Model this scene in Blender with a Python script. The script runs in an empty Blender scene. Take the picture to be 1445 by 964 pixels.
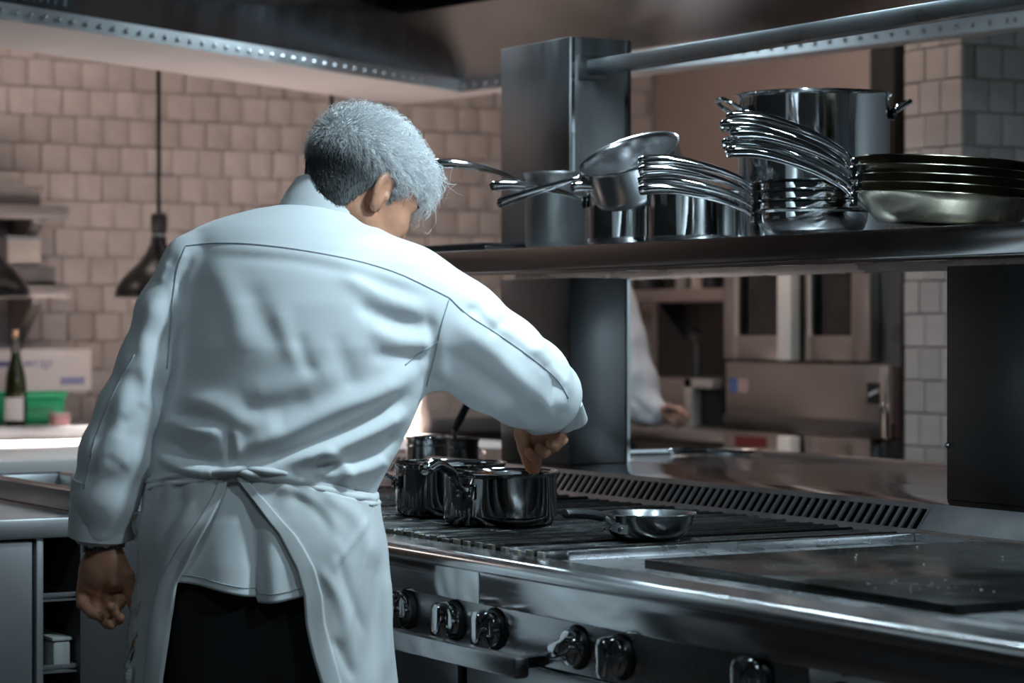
import bpy, bmesh, math, random
import numpy as np
from mathutils import Vector, Matrix
from mathutils.bvhtree import BVHTree

random.seed(7); np.random.seed(7)
scene = bpy.context.scene
COL = scene.collection

# ------------------------------------------------------------------ camera
FPX, CX, HY, CAMZ = 3612.0, 722.5, 457.0, 1.28
FW = Vector((-0.8674, 0.4976, 0)).normalized()      # view direction (along the range, away)
RT = Vector((0.4976, 0.8674, 0)).normalized()       # to the right of the picture
cam_d = bpy.data.cameras.new('camera')
cam_d.sensor_width = 36.0
cam_d.lens = FPX / 1445 * 36.0
cam_d.shift_y = -(482 - HY) / 1445
cam_d.clip_end = 60
cam_d.dof.use_dof = True
cam_d.dof.focus_distance = 4.5
cam_d.dof.aperture_fstop = 4.5
cam = bpy.data.objects.new('camera', cam_d)
COL.objects.link(cam)
cam.location = (0, 0, CAMZ)
cam.rotation_euler = FW.to_track_quat('-Z', 'Y').to_euler()
scene.camera = cam

# ------------------------------------------------------------------ world, exposure
w = bpy.data.worlds.new('world'); scene.world = w; w.use_nodes = True
w.node_tree.nodes['Background'].inputs[0].default_value = (0.75, 0.85, 1.0, 1)
w.node_tree.nodes['Background'].inputs[1].default_value = 0.02
vs = scene.view_settings
vs.view_transform = 'Standard'; vs.look = 'None'; vs.exposure = 0.0; vs.gamma = 1.0
vs.use_curve_mapping = False
COOL = (0.66, 0.88, 1.0); WARM = (1.0, 0.87, 0.80)

def area(name, loc, aim, power, size, color, size_y=None, spread=180):
    d = bpy.data.lights.new(name, 'AREA'); d.energy = power; d.color = color
    d.spread = math.radians(spread)
    if size_y: d.shape = 'RECTANGLE'; d.size = size; d.size_y = size_y
    else: d.shape = 'DISK'; d.size = size
    o = bpy.data.objects.new(name, d); COL.objects.link(o)
    o.location = loc
    o.rotation_euler = (Vector(aim) - Vector(loc)).to_track_quat('-Z', 'Y').to_euler()
    return o

# unseen ceiling panels added for fill light (their housings are built with the ceiling)
CEIL = 3.05
FILL_PANELS = [(-2.3, 0.5, 10, COOL), (-5.6, 0.4, 2, COOL), (-8.2, 1.2, 9, WARM), (-8.2, 3.0, 7, WARM), (-6.9, 4.75, 17, WARM), (-0.2, 5.6, 75, COOL)]  # last one put in to brighten the column's reflecting side
for (x, y, p, c) in FILL_PANELS:
    area('ceiling_panel_light', (x, y, CEIL - 0.035), (x, y, 0), p, 0.56, c, 0.56)
# hood lamps over the cook line (glass globes are built with the hood)
HOOD_LAMPS = [(-2.1, 2.35, 15), (-3.05, 2.35, 30), (-3.8, 2.6, 9), (-4.7, 2.7, 6), (-5.6, 2.9, 6), (-6.75, 3.35, 9)]
for (x, y, p) in HOOD_LAMPS:
    area('hood_lamp_light', (x, y, 2.30), (x, y, 0), p, 0.13, COOL)

# ------------------------------------------------------------------ pixel helpers (photograph frame -> place)
def ray(px, py):
    return FW + RT * ((px - CX) / FPX) + Vector((0, 0, (HY - py) / FPX))
CAM = Vector((0, 0, CAMZ))
def at(px, py, t): return CAM + ray(px, py) * t
def on_z(px, py, z): r = ray(px, py); return CAM + r * ((z - CAMZ) / r.z)
def on_y(px, py, y): r = ray(px, py); return CAM + r * (y / r.y)
def on_x(px, py, x): r = ray(px, py); return CAM + r * (x / r.x)

# ------------------------------------------------------------------ materials
MATS = {}
def mat(name, base, rough=0.5, metal=0.0, bump=0.0, bscale=200, bstretch=None, var=0.0, vscale=6, rvar=0.0,
        rand=0.0, spec=0.5, sheen=0, sss=0, coat=0, trans=0, emit=None, estr=0, aniso=0, ior=1.45):
    if name in MATS: return MATS[name]
    m = bpy.data.materials.new(name); m.use_nodes = True
    nt = m.node_tree; b = nt.nodes['Principled BSDF']; L = nt.links
    b.inputs['Base Color'].default_value = (*base, 1); b.inputs['Roughness'].default_value = rough
    b.inputs['Metallic'].default_value = metal; b.inputs['Specular IOR Level'].default_value = spec
    b.inputs['Sheen Weight'].default_value = sheen; b.inputs['Coat Weight'].default_value = coat
    b.inputs['Transmission Weight'].default_value = trans; b.inputs['IOR'].default_value = ior
    b.inputs['Anisotropic'].default_value = aniso
    if sss:
        b.inputs['Subsurface Weight'].default_value = sss
        b.inputs['Subsurface Radius'].default_value = (0.012, 0.005, 0.003)
        b.inputs['Subsurface Scale'].default_value = 1.0
    if emit:
        b.inputs['Emission Color'].default_value = (*emit, 1); b.inputs['Emission Strength'].default_value = estr
    tc = nt.nodes.new('ShaderNodeTexCoord')
    col = None
    if var or rvar:
        n = nt.nodes.new('ShaderNodeTexNoise'); n.inputs['Scale'].default_value = vscale; n.inputs['Detail'].default_value = 5
        mp0 = nt.nodes.new('ShaderNodeMapping')
        if bstretch and metal: mp0.inputs['Scale'].default_value = [1 + 0.25 * (s - 1) for s in bstretch]
        L.new(tc.outputs['Object'], mp0.inputs[0]); L.new(mp0.outputs[0], n.inputs['Vector'])
        if var:
            mr = nt.nodes.new('ShaderNodeMapRange'); L.new(n.outputs['Fac'], mr.inputs[0])
            mr.inputs[1].default_value = 0.3; mr.inputs[2].default_value = 0.7
            mr.inputs[3].default_value = 1 - var; mr.inputs[4].default_value = 1 + var
            mx = nt.nodes.new('ShaderNodeMix'); mx.data_type = 'RGBA'; mx.blend_type = 'MULTIPLY'; mx.inputs[0].default_value = 1
            mx.inputs[6].default_value = (*base, 1); L.new(mr.outputs[0], mx.inputs[7]); col = mx.outputs[2]
        if rvar:
            mr = nt.nodes.new('ShaderNodeMapRange'); L.new(n.outputs['Fac'], mr.inputs[0])
            mr.inputs[1].default_value = 0.3; mr.inputs[2].default_value = 0.7
            mr.inputs[3].default_value = max(0.02, rough - rvar); mr.inputs[4].default_value = rough + rvar
            L.new(mr.outputs[0], b.inputs['Roughness'])
    if rand:
        oi = nt.nodes.new('ShaderNodeObjectInfo'); mr = nt.nodes.new('ShaderNodeMapRange')
        L.new(oi.outputs['Random'], mr.inputs[0]); mr.inputs[3].default_value = 1 - rand; mr.inputs[4].default_value = 1 + rand
        mx = nt.nodes.new('ShaderNodeMix'); mx.data_type = 'RGBA'; mx.blend_type = 'MULTIPLY'; mx.inputs[0].default_value = 1
        if col: L.new(col, mx.inputs[6])
        else: mx.inputs[6].default_value = (*base, 1)
        L.new(mr.outputs[0], mx.inputs[7]); col = mx.outputs[2]
    if col: L.new(col, b.inputs['Base Color'])
    if bump:
        n = nt.nodes.new('ShaderNodeTexNoise'); n.inputs['Scale'].default_value = bscale; n.inputs['Detail'].default_value = 3
        mp = nt.nodes.new('ShaderNodeMapping')
        if bstretch: mp.inputs['Scale'].default_value = bstretch
        L.new(tc.outputs['Object'], mp.inputs[0]); L.new(mp.outputs[0], n.inputs['Vector'])
        bp = nt.nodes.new('ShaderNodeBump'); bp.inputs['Strength'].default_value = bump; bp.inputs['Distance'].default_value = 0.002
        L.new(n.outputs['Fac'], bp.inputs['Height']); L.new(bp.outputs[0], b.inputs['Normal'])
    MATS[name] = m
    return m

STEEL = mat('brushed_steel', (0.46, 0.46, 0.47), 0.28, 1, bump=0.012, bscale=60, bstretch=(1, 14, 14), var=0.04, rvar=0.07, vscale=5)
STEEL_V = mat('brushed_steel_upright', (0.42, 0.42, 0.43), 0.34, 1, bump=0.04, bscale=60, bstretch=(14, 14, 1), var=0.06, rvar=0.06, vscale=4)
STEEL_SAT = mat('satin_steel', (0.50, 0.50, 0.51), 0.40, 1, bump=0.03, bscale=80, rvar=0.06)
MIRROR = mat('polished_steel', (0.66, 0.66, 0.67), 0.075, 1, rvar=0.03, vscale=9)
CHROME = mat('chrome', (0.72, 0.72, 0.73), 0.05, 1)
DARKSTEEL = mat('dark_steel', (0.16, 0.16, 0.165), 0.32, 1, rvar=0.08, vscale=6)
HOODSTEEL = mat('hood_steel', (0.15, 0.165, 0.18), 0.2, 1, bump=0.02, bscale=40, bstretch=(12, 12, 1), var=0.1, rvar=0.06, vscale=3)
FLANGE = mat('hood_flange_paint', (0.80, 0.74, 0.72), 0.45, 0.0, var=0.04)
IRON = mat('cast_iron', (0.10, 0.10, 0.10), 0.24, 0.9, rvar=0.08, vscale=30, rand=0.85)
IRONEND = mat('worn_iron', (0.30, 0.28, 0.23), 0.4, 0.7, rand=0.6)  # paler, varied bar ends: the light on them is put into the colour
GRIDDLE = mat('seasoned_griddle', (0.014, 0.013, 0.012), 0.2, 0.3, bump=0.06, bscale=30, var=0.5, rvar=0.14, vscale=7)
BLACK = mat('black_rubber', (0.012, 0.012, 0.013), 0.42)
VOID = mat('soot_black', (0.006, 0.006, 0.006), 0.8)  # near-black shared by recesses, plinths, burner tray and ducts
TILE = mat('glazed_tile', (0.50, 0.435, 0.405), 0.5, rand=0.13, var=0.05, vscale=14)
GROUT = mat('grout', (0.37, 0.32, 0.295), 0.85, var=0.08, vscale=20)
WALLPAINT = mat('taupe_wall', (0.30, 0.235, 0.21), 0.7, var=0.06, vscale=3)
FLOORM = mat('floor_quarry', (0.07, 0.055, 0.05), 0.45, var=0.2, vscale=4)
CEILM = mat('ceiling_paint', (0.30, 0.28, 0.27), 0.9)
LABELBLK = mat('label_black', (0.02, 0.024, 0.027), 0.45)
LABELTXT = mat('label_print', (0.22, 0.27, 0.30), 0.6)

# ------------------------------------------------------------------ mesh helpers
def nvec(a): a = np.asarray(a, float); return a / (np.linalg.norm(a) + 1e-12)
class MB:
    def __init__(s): s.v = []; s.f = []
    def add(s, v, f):
        o = len(s.v); s.v += [tuple(map(float, p)) for p in v]; s.f += [tuple(i + o for i in q) for q in f]; return s
    def box(s, lo, hi, bev=0.0):
        (x0, y0, z0), (x1, y1, z1) = lo, hi
        if x0 > x1: x0, x1 = x1, x0
        if y0 > y1: y0, y1 = y1, y0
        if z0 > z1: z0, z1 = z1, z0
        if bev <= 0:
            v = [(x0,y0,z0),(x1,y0,z0),(x1,y1,z0),(x0,y1,z0),(x0,y0,z1),(x1,y0,z1),(x1,y1,z1),(x0,y1,z1)]
            return s.add(v, [(3,2,1,0),(4,5,6,7),(0,1,5,4),(1,2,6,5),(2,3,7,6),(3,0,4,7)])
        bm = bmesh.new(); bmesh.ops.create_cube(bm, size=1)
        for q in bm.verts: q.co = ((x0+x1)/2 + q.co.x*(x1-x0), (y0+y1)/2 + q.co.y*(y1-y0), (z0+z1)/2 + q.co.z*(z1-z0))
        bev = min(bev, 0.45*min(x1-x0, y1-y0, z1-z0))
        bmesh.ops.bevel(bm, geom=list(bm.edges), offset=bev, segments=2, affect='EDGES', profile=0.5)
        bm.verts.index_update()
        s.add([tuple(q.co) for q in bm.verts], [tuple(q.index for q in f.verts) for f in bm.faces]); bm.free(); return s
    def obox(s, c, ax, ay, az, hx, hy, hz):
        c = np.array(c, float); ax, ay, az = nvec(ax)*hx, nvec(ay)*hy, nvec(az)*hz
        v = [c+i*ax+j*ay+k*az for (i,j,k) in [(-1,-1,-1),(1,-1,-1),(1,1,-1),(-1,1,-1),(-1,-1,1),(1,-1,1),(1,1,1),(-1,1,1)]]
        return s.add(v, [(3,2,1,0),(4,5,6,7),(0,1,5,4),(1,2,6,5),(2,3,7,6),(3,0,4,7)])
    def lathe(s, prof, n=48, c=(0,0,0), M=None, squash=1.0, cap=True):
        v = []; f = []; c = np.array(c, float)
        for (r, z) in prof:
            for i in range(n):
                a = 2*math.pi*i/n; p = Vector((r*math.cos(a), r*squash*math.sin(a), z))
                if M is not None: p = M @ p
                v.append(np.array(p) + c)
        for k in range(len(prof)-1):
            for i in range(n):
                j = (i+1) % n; f.append((k*n+i, k*n+j, (k+1)*n+j, (k+1)*n+i))
        if cap and prof[0][0] > 1e-3: f.append(tuple(reversed(range(n))))
        if cap and prof[-1][0] > 1e-3 and prof[-1] != prof[0]: f.append(tuple((len(prof)-1)*n + i for i in range(n)))
        return s.add(v, f)
    def tube(s, path, rad, n=10, up=(0,0,1), cap=True, closed=False):
        P = [np.array(p, float) for p in path]; m = len(P); v = []; f = []
        if not isinstance(rad, (list, tuple)) : rad = [rad]*m
        for i in range(m):
            if closed: t = P[(i+1) % m] - P[i-1]
            else: t = P[min(i+1, m-1)] - P[max(i-1, 0)]
            t = nvec(t); u = np.array(up, float)
            if abs(np.dot(u, t)) > 0.95: u = np.array((1, 0, 0), float) if abs(t[0]) < 0.9 else np.array((0, 1, 0), float)
            sd = nvec(np.cross(t, u)); uu = np.cross(sd, t)
            r = rad[i]; rw, rh = r if isinstance(r, (tuple, list)) else (r, r)
            for k in range(n):
                a = 2*math.pi*k/n; v.append(P[i] + sd*rw*math.cos(a) + uu*rh*math.sin(a))
        for i in range(m if closed else m-1):
            for k in range(n):
                a, b = i*n+k, i*n+(k+1) % n; j = ((i+1) % m)*n
                f.append((a, b, j+(k+1) % n, j+k))
        if cap and not closed: f.append(tuple(reversed(range(n)))); f.append(tuple((m-1)*n+k for k in range(n)))
        return s.add(v, f)
    def prism(s, poly, axis, a, b):
        """poly: 2-D points in the plane normal to axis ('x': (y,z), 'y': (x,z), 'z': (x,y))"""
        def p3(q, w):
            return {'x': (w, q[0], q[1]), 'y': (q[0], w, q[1]), 'z': (q[0], q[1], w)}[axis]
        n = len(poly); v = [p3(q, a) for q in poly] + [p3(q, b) for q in poly]
        f = [tuple(reversed(range(n))), tuple(range(n, 2*n))] + [(i, (i+1) % n, n+(i+1) % n, n+i) for i in range(n)]
        return s.add(v, f)
    def build(s, name, m, parent=None, smooth=35, recalc=True):
        return mk(name, s.v, s.f, m, parent, smooth, recalc)

ROOTM = {}
def mk(name, v, f, m, parent=None, smooth=35, recalc=True):
    me = bpy.data.meshes.new(name); me.from_pydata([tuple(p) for p in v], [], f)
    if recalc:
        bm = bmesh.new(); bm.from_mesh(me); bmesh.ops.recalc_face_normals(bm, faces=bm.faces); bm.to_mesh(me); bm.free()
    if smooth:
        me.shade_smooth()
        if smooth < 180: me.set_sharp_from_angle(angle=math.radians(smooth))
    if m is not None: me.materials.append(m)
    return link(name, me, parent)
def link(name, me, parent=None):
    o = bpy.data.objects.new(name, me); COL.objects.link(o)
    if parent is not None:
        o.parent = parent
        if parent.name in ROOTM: o.matrix_parent_inverse = ROOTM[parent.name].inverted()
    return o
def tag(o, label, cat, group=None):
    o['label'] = label; o['category'] = cat
    if group: o['group'] = group
    return o
def thing(name, label, cat, loc=(0,0,0), group=None):
    """Empty at the thing's base; its parts are given in world coordinates"""
    o = bpy.data.objects.new(name, None); COL.objects.link(o); o.location = loc; o.empty_display_size = 0.05
    ROOTM[o.name] = Matrix.Translation(Vector(loc))
    return tag(o, label, cat, group)
def struct(o): o['kind'] = 'structure'; return o
def bez(pts, n=16):
    """Catmull-Rom through pts"""
    P = [np.array(p, float) for p in pts]; P = [2*P[0]-P[1]] + P + [2*P[-1]-P[-2]]; out = []
    for i in range(1, len(P)-2):
        for k in range(n):
            t = k/n; a, b, c, d = P[i-1], P[i], P[i+1], P[i+2]
            out.append(0.5*((2*b)+(-a+c)*t+(2*a-5*b+4*c-d)*t*t+(-a+3*b-3*c+d)*t**3))
    out.append(P[-2]); return out

# ================================================================== ROOM
fl = struct(MB().box((-9.0, -1.6, -0.1), (1.6, 6.6, 0)).build('floor', FLOORM))
ce = struct(MB().box((-9.0, -1.6, CEIL), (1.6, 6.6, CEIL + 0.1)).build('ceiling', CEILM))
cp_l = ['square ceiling lamp panel in the aisle near the camera', 'square ceiling lamp panel above the steel worktable', 'square ceiling lamp panel by the tiled wall at the left', 'square ceiling lamp panel by the tiled wall behind the cook', 'square ceiling lamp panel in front of the ovens', 'square ceiling lamp panel over the aisle beyond the range']
for ip_, (x, y, p, c) in enumerate(FILL_PANELS):
    r = thing('ceiling_panel', cp_l[ip_], 'ceiling lamp', (x, y, CEIL), 'ceiling lamp panels')
    mb = MB()
    for (a, b, c2, d2) in ((-.32, -.32, .32, -.29), (-.32, .29, .32, .32), (-.32, -.29, -.29, .29), (.29, -.29, .32, .29)):
        mb.box((x+a, y+b, CEIL-0.03), (x+c2, y+d2, CEIL))
    mb.build('frame', STEEL_SAT, r)
    MB().box((x-.29, y-.29, CEIL-0.03), (x+.29, y+.29, CEIL-0.001)).build('diffuser', mat('lamp_diffuser', (.9, .9, .9), .6), r)
XB = -8.85
wb = struct(MB().box((XB-0.15, -1.6, 0), (XB-0.012, 6.6, CEIL)).build('wall_back', GROUT))
struct(MB().box((XB, 5.75, 0), (-6.30, 5.9, CEIL)).build('wall_side', WALLPAINT))
struct(MB().box((-9.0, -1.75, 0), (1.6, -1.6, CEIL)).build('wall_left', mat('slate_wall', (.055, .06, .066), .7, var=.1)))
struct(MB().box((1.6, -1.6, 0), (1.75, 6.6, CEIL)).build('wall_front', mat('slate_wall', (.055,)*3)))
struct(MB().box((-6.0, 6.45, 0), (1.6, 6.6, CEIL)).build('wall_right', mat('pale_wall', (.6, .6, .6), .7)))

# tiles: one bevelled mesh shared by all
def tile_mesh(name, w_, h_, th=0.014):
    m = MB().box((-th, -w_/2, -h_/2), (0, w_/2, h_/2), 0.003)
    me = bpy.data.meshes.new(name); me.from_pydata(m.v, [], m.f); me.shade_smooth(); me.set_sharp_from_angle(angle=0.6); me.materials.append(TILE)
    return me
TP = 0.1016
tme = tile_mesh('tile', TP-0.004, TP-0.004)
tfield = MB(); n = 0
for row in range(0, 30):
    z = 0.05 + row*TP
    if z > CEIL: break
    off = (row % 2)*0.5*TP + (0.02 if row % 3 == 0 else 0)
    for k in range(-2, 62):
        y = 0.0 + k*TP + off
        if 2.82 < y < 4.98 and 0.98 < z < 2.36:
            o = link('tile', tme, wb); o.location = (XB + random.uniform(-.0015, .0015), y, z); n += 1
        elif 0.2 < y < 5.75 and (z > 0.86):
            tfield.box((XB-0.012, y-TP/2+.002, z-TP/2+.002), (XB, y+TP/2-.002, z+TP/2-.002))
tf = tfield.build('tile_field', TILE, wb, 0); tf['kind'] = 'stuff'

# tiled pillar beside the ovens
PX0, PX1, PY0 = -6.275, -5.998, 5.0
pil = struct(MB().box((PX0+.012, PY0+.012, 0), (PX1-.012, 6.45, CEIL)).build('wall_pillar', GROUT))
tm2 = MB().box((-TP/2+.002, 0, -TP/2+.002), (TP/2-.002, 0.014, TP/2-.002), .003)
me2 = bpy.data.meshes.new('tile'); me2.from_pydata(tm2.v, [], tm2.f); me2.materials.append(TILE)
tm3 = MB().box((-TP/4+.002, 0, -TP/2+.002), (TP/4-.002, 0.014, TP/2-.002), .003)
me3 = bpy.data.meshes.new('tile'); me3.from_pydata(tm3.v, [], tm3.f); me3.materials.append(TILE)
tm5 = MB().box((-0.035, 0, -TP/2+.002), (0.035, 0.014, TP/2-.002), .003)
me5 = bpy.data.meshes.new('tile'); me5.from_pydata(tm5.v, [], tm5.f); me5.materials.append(TILE)
for row in range(0, 24):
    z = 0.75 + row*TP
    if z > CEIL - .05: break
    xs = [(PX0+TP/2, me2), (PX0+1.5*TP, me2), (PX1-0.037, me5)] if row % 2 else [(PX0+0.037, me5), (PX0+0.074+TP/2, me2), (PX0+0.074+1.5*TP, me2)]
    for (x, me) in xs:
        o = link('tile', me, pil); o.location = (x, PY0 + random.uniform(-.001, .001), z)
    for k in range(6):
        y = PY0 + TP*(0.5 + k + (0.5 if row % 2 else 0))
        o = link('tile', tme, pil); o.location = (PX1, y + 0.004, z)
# ================================================================== HOOD
def UV(u, v): return (-u, v)
ZR = 2.05
inn = [UV(5.98, 1.68), UV(7.46, 4.08), UV(5.14, 4.44), UV(1.0, 5.06), UV(1.0, 1.68)]
out = [UV(6.46, 1.60), UV(8.01, 4.14), UV(5.14, 4.52), UV(0.9, 5.14), UV(0.9, 1.60)]
up_ = [UV(5.74, 2.05), UV(7.21, 3.73), UV(5.0, 4.05), UV(1.3, 4.62), UV(1.3, 2.05)]
hood = thing('exhaust_hood', 'large stainless steel exhaust hood hanging over the cooking range', 'exhaust hood', (-4.2, 3.0, ZR))
def ring(name, A, za, B, zb, m, th=0.004):
    n = len(A); v = [(x, y, za) for x, y in A] + [(x, y, zb) for x, y in B]
    return mk(name, v, [(i, (i+1) % n, n+(i+1) % n, n+i) for i in range(n)], m, hood, 0, False)
ring('bottom_flange', out, ZR, inn, ZR, FLANGE)
ring('rim_lip', inn, ZR, inn, ZR+0.042, STEEL_SAT)
for i in range(5):
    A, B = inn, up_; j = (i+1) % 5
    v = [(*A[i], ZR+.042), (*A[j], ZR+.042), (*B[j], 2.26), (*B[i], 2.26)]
    mk('sloped_panel', v, [(0, 1, 2, 3)], mat('hood_back_steel', (.55, .52, .50), .2, 1, rvar=.05, vscale=2) if i in (1, 2) else HOODSTEEL, hood, 0, False)  # paler steel on the back panels, their bright reflection put into the colour
    v = [(*B[i], 2.26), (*B[j], 2.26), (*B[j], 2.95), (*B[i], 2.95)]
    mk('filter_wall', v, [(0, 1, 2, 3)], HOODSTEEL, hood, 0, False)
    v = [(*out[i], ZR), (*out[j], ZR), (*out[j], 2.98), (*out[i], 2.98)]
    mk('outer_panel', v, [(0, 1, 2, 3)], STEEL_SAT, hood, 0, False)
mk('hood_top', [(*p, 2.95) for p in up_], [tuple(range(5))], DARKSTEEL, hood, 0, False)
riv = MB()
for (i, j) in ((0, 1), (1, 2), (2, 3)):
    a, b = np.array(inn[i]), np.array(inn[j]); L = np.linalg.norm(b-a); d = (b-a)/L
    nrm = np.array((-d[1], d[0])); c = np.mean(np.array(inn), 0)
    if np.dot(c-a, nrm) < 0: nrm = -nrm
    k = 0.02
    while k < L:
        p = a + d*k; k += 0.058
        M = Matrix(((d[0], 0, nrm[0]), (d[1], 0, nrm[1]), (0, 1, 0)))
        riv.lathe([(0.0075, 0), (0.0065, 0.003), (0.003, 0.005), (0.0001, 0.0055)], 8, (p[0], p[1], ZR+0.02), M)
o = riv.build('rivets', STEEL_SAT, hood, 60); o['kind'] = 'stuff'
hl_l = ['round caged hood lamp nearest the camera, right of the griddle', 'round caged hood lamp above the griddle', 'round caged hood lamp above the small frying pan', 'round caged hood lamp above the stirred saucepan', 'round caged hood lamp above the far end of the range', 'round caged hood lamp in the far corner of the hood']
for i, (x, y, p) in enumerate(HOOD_LAMPS):
    r = thing('hood_lamp', hl_l[i], 'lamp', (x, y, 2.3), 'hood lamps')
    MB().lathe([(.09, 2.95), (.09, 2.36), (.075, 2.31), (.072, 2.31), (.07, 2.36), (.0001, 2.37)], 24, (x, y, 0)).build('housing', STEEL_SAT, r)
    MB().tube([(x+.068*math.cos(a), y+.068*math.sin(a), 2.315) for a in np.linspace(0, 2*math.pi, 25)[:-1]], .004, 6, closed=True).build('cage_ring', CHROME, r)
# black instruction placard on the sloped end panel, near the left frame edge
a, b = Vector((*inn[0], ZR+.042)), Vector((*inn[1], ZR+.042)); c = Vector((*up_[0], 2.26))
dx = (b-a).normalized(); up = (Vector((*up_[1], 2.26))-b); up = (up - dx*up.dot(dx)).normalized(); nr = dx.cross(up)
if nr.dot(CAM-a) < 0: nr = -nr
def hit(px, py):
    r = ray(px, py); t = (a-CAM).dot(nr)/r.dot(nr); return CAM + r*t
p0, p1 = hit(25, 8), hit(100, 23)
s0, s1 = (p0-a).dot(dx), (p1-a).dot(dx)
def onp(s, h, off=0.002): return a + dx*s + up*h + nr*off
pl = thing('instruction_placard', 'black printed placard riveted inside the hood edge', 'sign', onp(s0, .01))
lo_h, hi_h = 0.008, 0.13
mb = MB(); mb.obox((onp((s0+s1)/2, (lo_h+hi_h)/2, .0015)), dx, up, nr, abs(s1-s0)/2, (hi_h-lo_h)/2, .0015); mb.build('plate', LABELBLK, pl, 0)
for i, (q, ln, wd) in enumerate(((.10, .11, .010), (.26, .085, .003), (.38, .10, .003), (.52, .08, .003), (.66, .095, .003), (.84, .10, .006))):
    s = s0 + (s1-s0)*q
    MB().obox(onp(s, lo_h+.008+ln/2, .0033), dx, up, nr, wd, ln/2, .0004).build('print_line', LABELTXT, pl, 0)

# ================================================================== COOKING RANGE (double-sided suite)
XL, XR, YF, YB = -5.8, -1.0, 2.0, 4.0
ZT = 0.905
rg = thing('cooking_range', 'long stainless steel double-sided cooking range with burners and griddle', 'cooking range', (-3.4, 3.0, 0))
MB().box((XL+.02, YF+.06, .12), (XR-.02, YB-.05, .78), .004).build('body', DARKSTEEL, rg)
MB().box((XL+.12, YF+.16, 0), (XR-.12, YB-.16, .12)).build('plinth', VOID, rg)
MB().box((XL+.02, YF+.045, .78), (XR-.02, 2.10, .895)).build('front_core', DARKSTEEL, rg)
# bullnose front rail
prof = [(2.085, ZT), (2.026, ZT)] + [(2.022-.022*math.sin(a), ZT-.020+.020*math.cos(a)) for a in np.linspace(0.1, math.pi/2, 8)] + [(2.0, ZT-.022), (2.006, ZT-.026), (2.03, ZT-.026), (2.085, ZT-.026)]
MB().prism(prof, 'x', XL, XR).build('bullnose_rail', mat('rail_steel', (.52, .52, .53), .2, 1, rvar=.05, vscale=5), rg, 30)
# upper front band and knob panel, split in bays
xs = [XL, -5.3, -4.56, -3.62 - .0, -2.2, XR]
z_b0, z_b1 = .826, .879
for i in range(5):
    MB().box((xs[i]+.0015, 2.015, z_b0), (xs[i+1]-.0015, 2.045, z_b1), .002).build('front_band', mat('band_steel', (.55, .55, .56), .12, 1, rvar=.03, vscale=3), rg)
kxs = [XL, -4.62, -2.75, XR]
for i in range(3):
    MB().box((kxs[i]+.0015, 2.03, .745), (kxs[i+1]-.0015, 2.055, z_b0), .002).build('knob_panel', STEEL, rg)
# top deck pieces
def deck(lo, hi, name='top_deck', m=STEEL): return MB().box(lo, hi, .003).build(name, m, rg)
deck((XL, 2.085, .88), (-5.20, 2.85, ZT)); 
deck((-5.20, 2.085, .84), (-3.52, 2.85, .862), 'burner_tray', VOID)
deck((-5.20, 2.083, .862), (-3.52, 2.092, .897), 'tray_edge', DARKSTEEL)
deck((-3.52, 2.085, .87), (XR, 2.85, ZT-.004))
# griddle splash rim
deck((-3.525, 2.12, .90), (-3.513, 2.835, .916), 'griddle_rim')
deck((-3.513, 2.822, .90), (-2.0, 2.835, .922), 'griddle_rim')
MB().box((-3.345, 2.155, .894), (-2.600, 2.815, .915), .003).build('griddle_plate', GRIDDLE, rg)
# food crumbs on griddle
cr = MB()
for i in range(46):
    if random.random() < .5: x, y = random.gauss(-2.80, .05), random.gauss(2.27, .03)
    else: x, y = random.uniform(-3.33, -2.62), random.uniform(2.18, 2.75)
    if -3.34 < x < -2.61 and 2.16 < y < 2.8:
        s = random.uniform(.0006, .0019); cr.lathe([(.0001, 0), (s, s*.4), (s*.7, s), (.0001, s*1.1)], 5, (x, y, .9148))
o = cr.build('crumbs', mat('crumb', (.32, .31, .28), .8), rg, 0); o['kind'] = 'stuff'
# sloped back riser with vent
vb, vt = np.array((2.85, ZT-.001)), np.array((2.892, .960))
def riser(x0, x1, a0, a1, th=.004, name='riser_panel', m=STEEL_SAT):
    d = vt-vb; nn = nvec((d[1], -d[0])); p0, p1 = vb+d*a0, vb+d*a1
    poly = [tuple(p0), tuple(p1), tuple(p1-nn*th), tuple(p0-nn*th)]
    return MB().prism(poly, 'x', x0, x1).build(name, m, rg, 0)
VX0, VX1 = -5.62, -3.545
riser(XL, VX0, 0, 1); riser(VX1, XR, 0, 1)
riser(VX0, VX1, 0, .22, name='vent_frame'); riser(VX0, VX1, .84, 1, name='vent_frame')
d = vt-vb
MB().prism([(2.895, .87), (2.935, .90), (2.935, .952), (2.944, .952), (2.944, .87)], 'x', VX0, VX1).build('vent_recess', VOID, rg, 0)
pitch = .0262; k = 0; nn = nvec((d[1], -d[0]))
p0, p1 = vb+d*.20, vb+d*.86
poly = [tuple(p0), tuple(p1), tuple(p1-nn*.004), tuple(p0-nn*.004)]
sm = MB().prism(poly, 'x', -.0042, .0042)
sme = bpy.data.meshes.new('vent_slat'); sme.from_pydata(sm.v, [], sm.f); sme.materials.append(STEEL_SAT)
x = VX0 + .004
while x < VX1:
    o = link('vent_slat', sme, rg); o.location = (x, 0, 0); o.matrix_parent_inverse = ROOTM[rg.name].inverted(); x += pitch
MB().box((XL, 2.892, .953), (XR, 3.22, .960), .002).build('centre_ledge', mat('ledge_steel', (.5, .5, .51), .16, 1, rvar=.05, vscale=4), rg)
MB().box((XL+.02, 2.945, .80), (XR-.02, 3.2, .953)).build('ledge_core', DARKSTEEL, rg)
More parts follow.
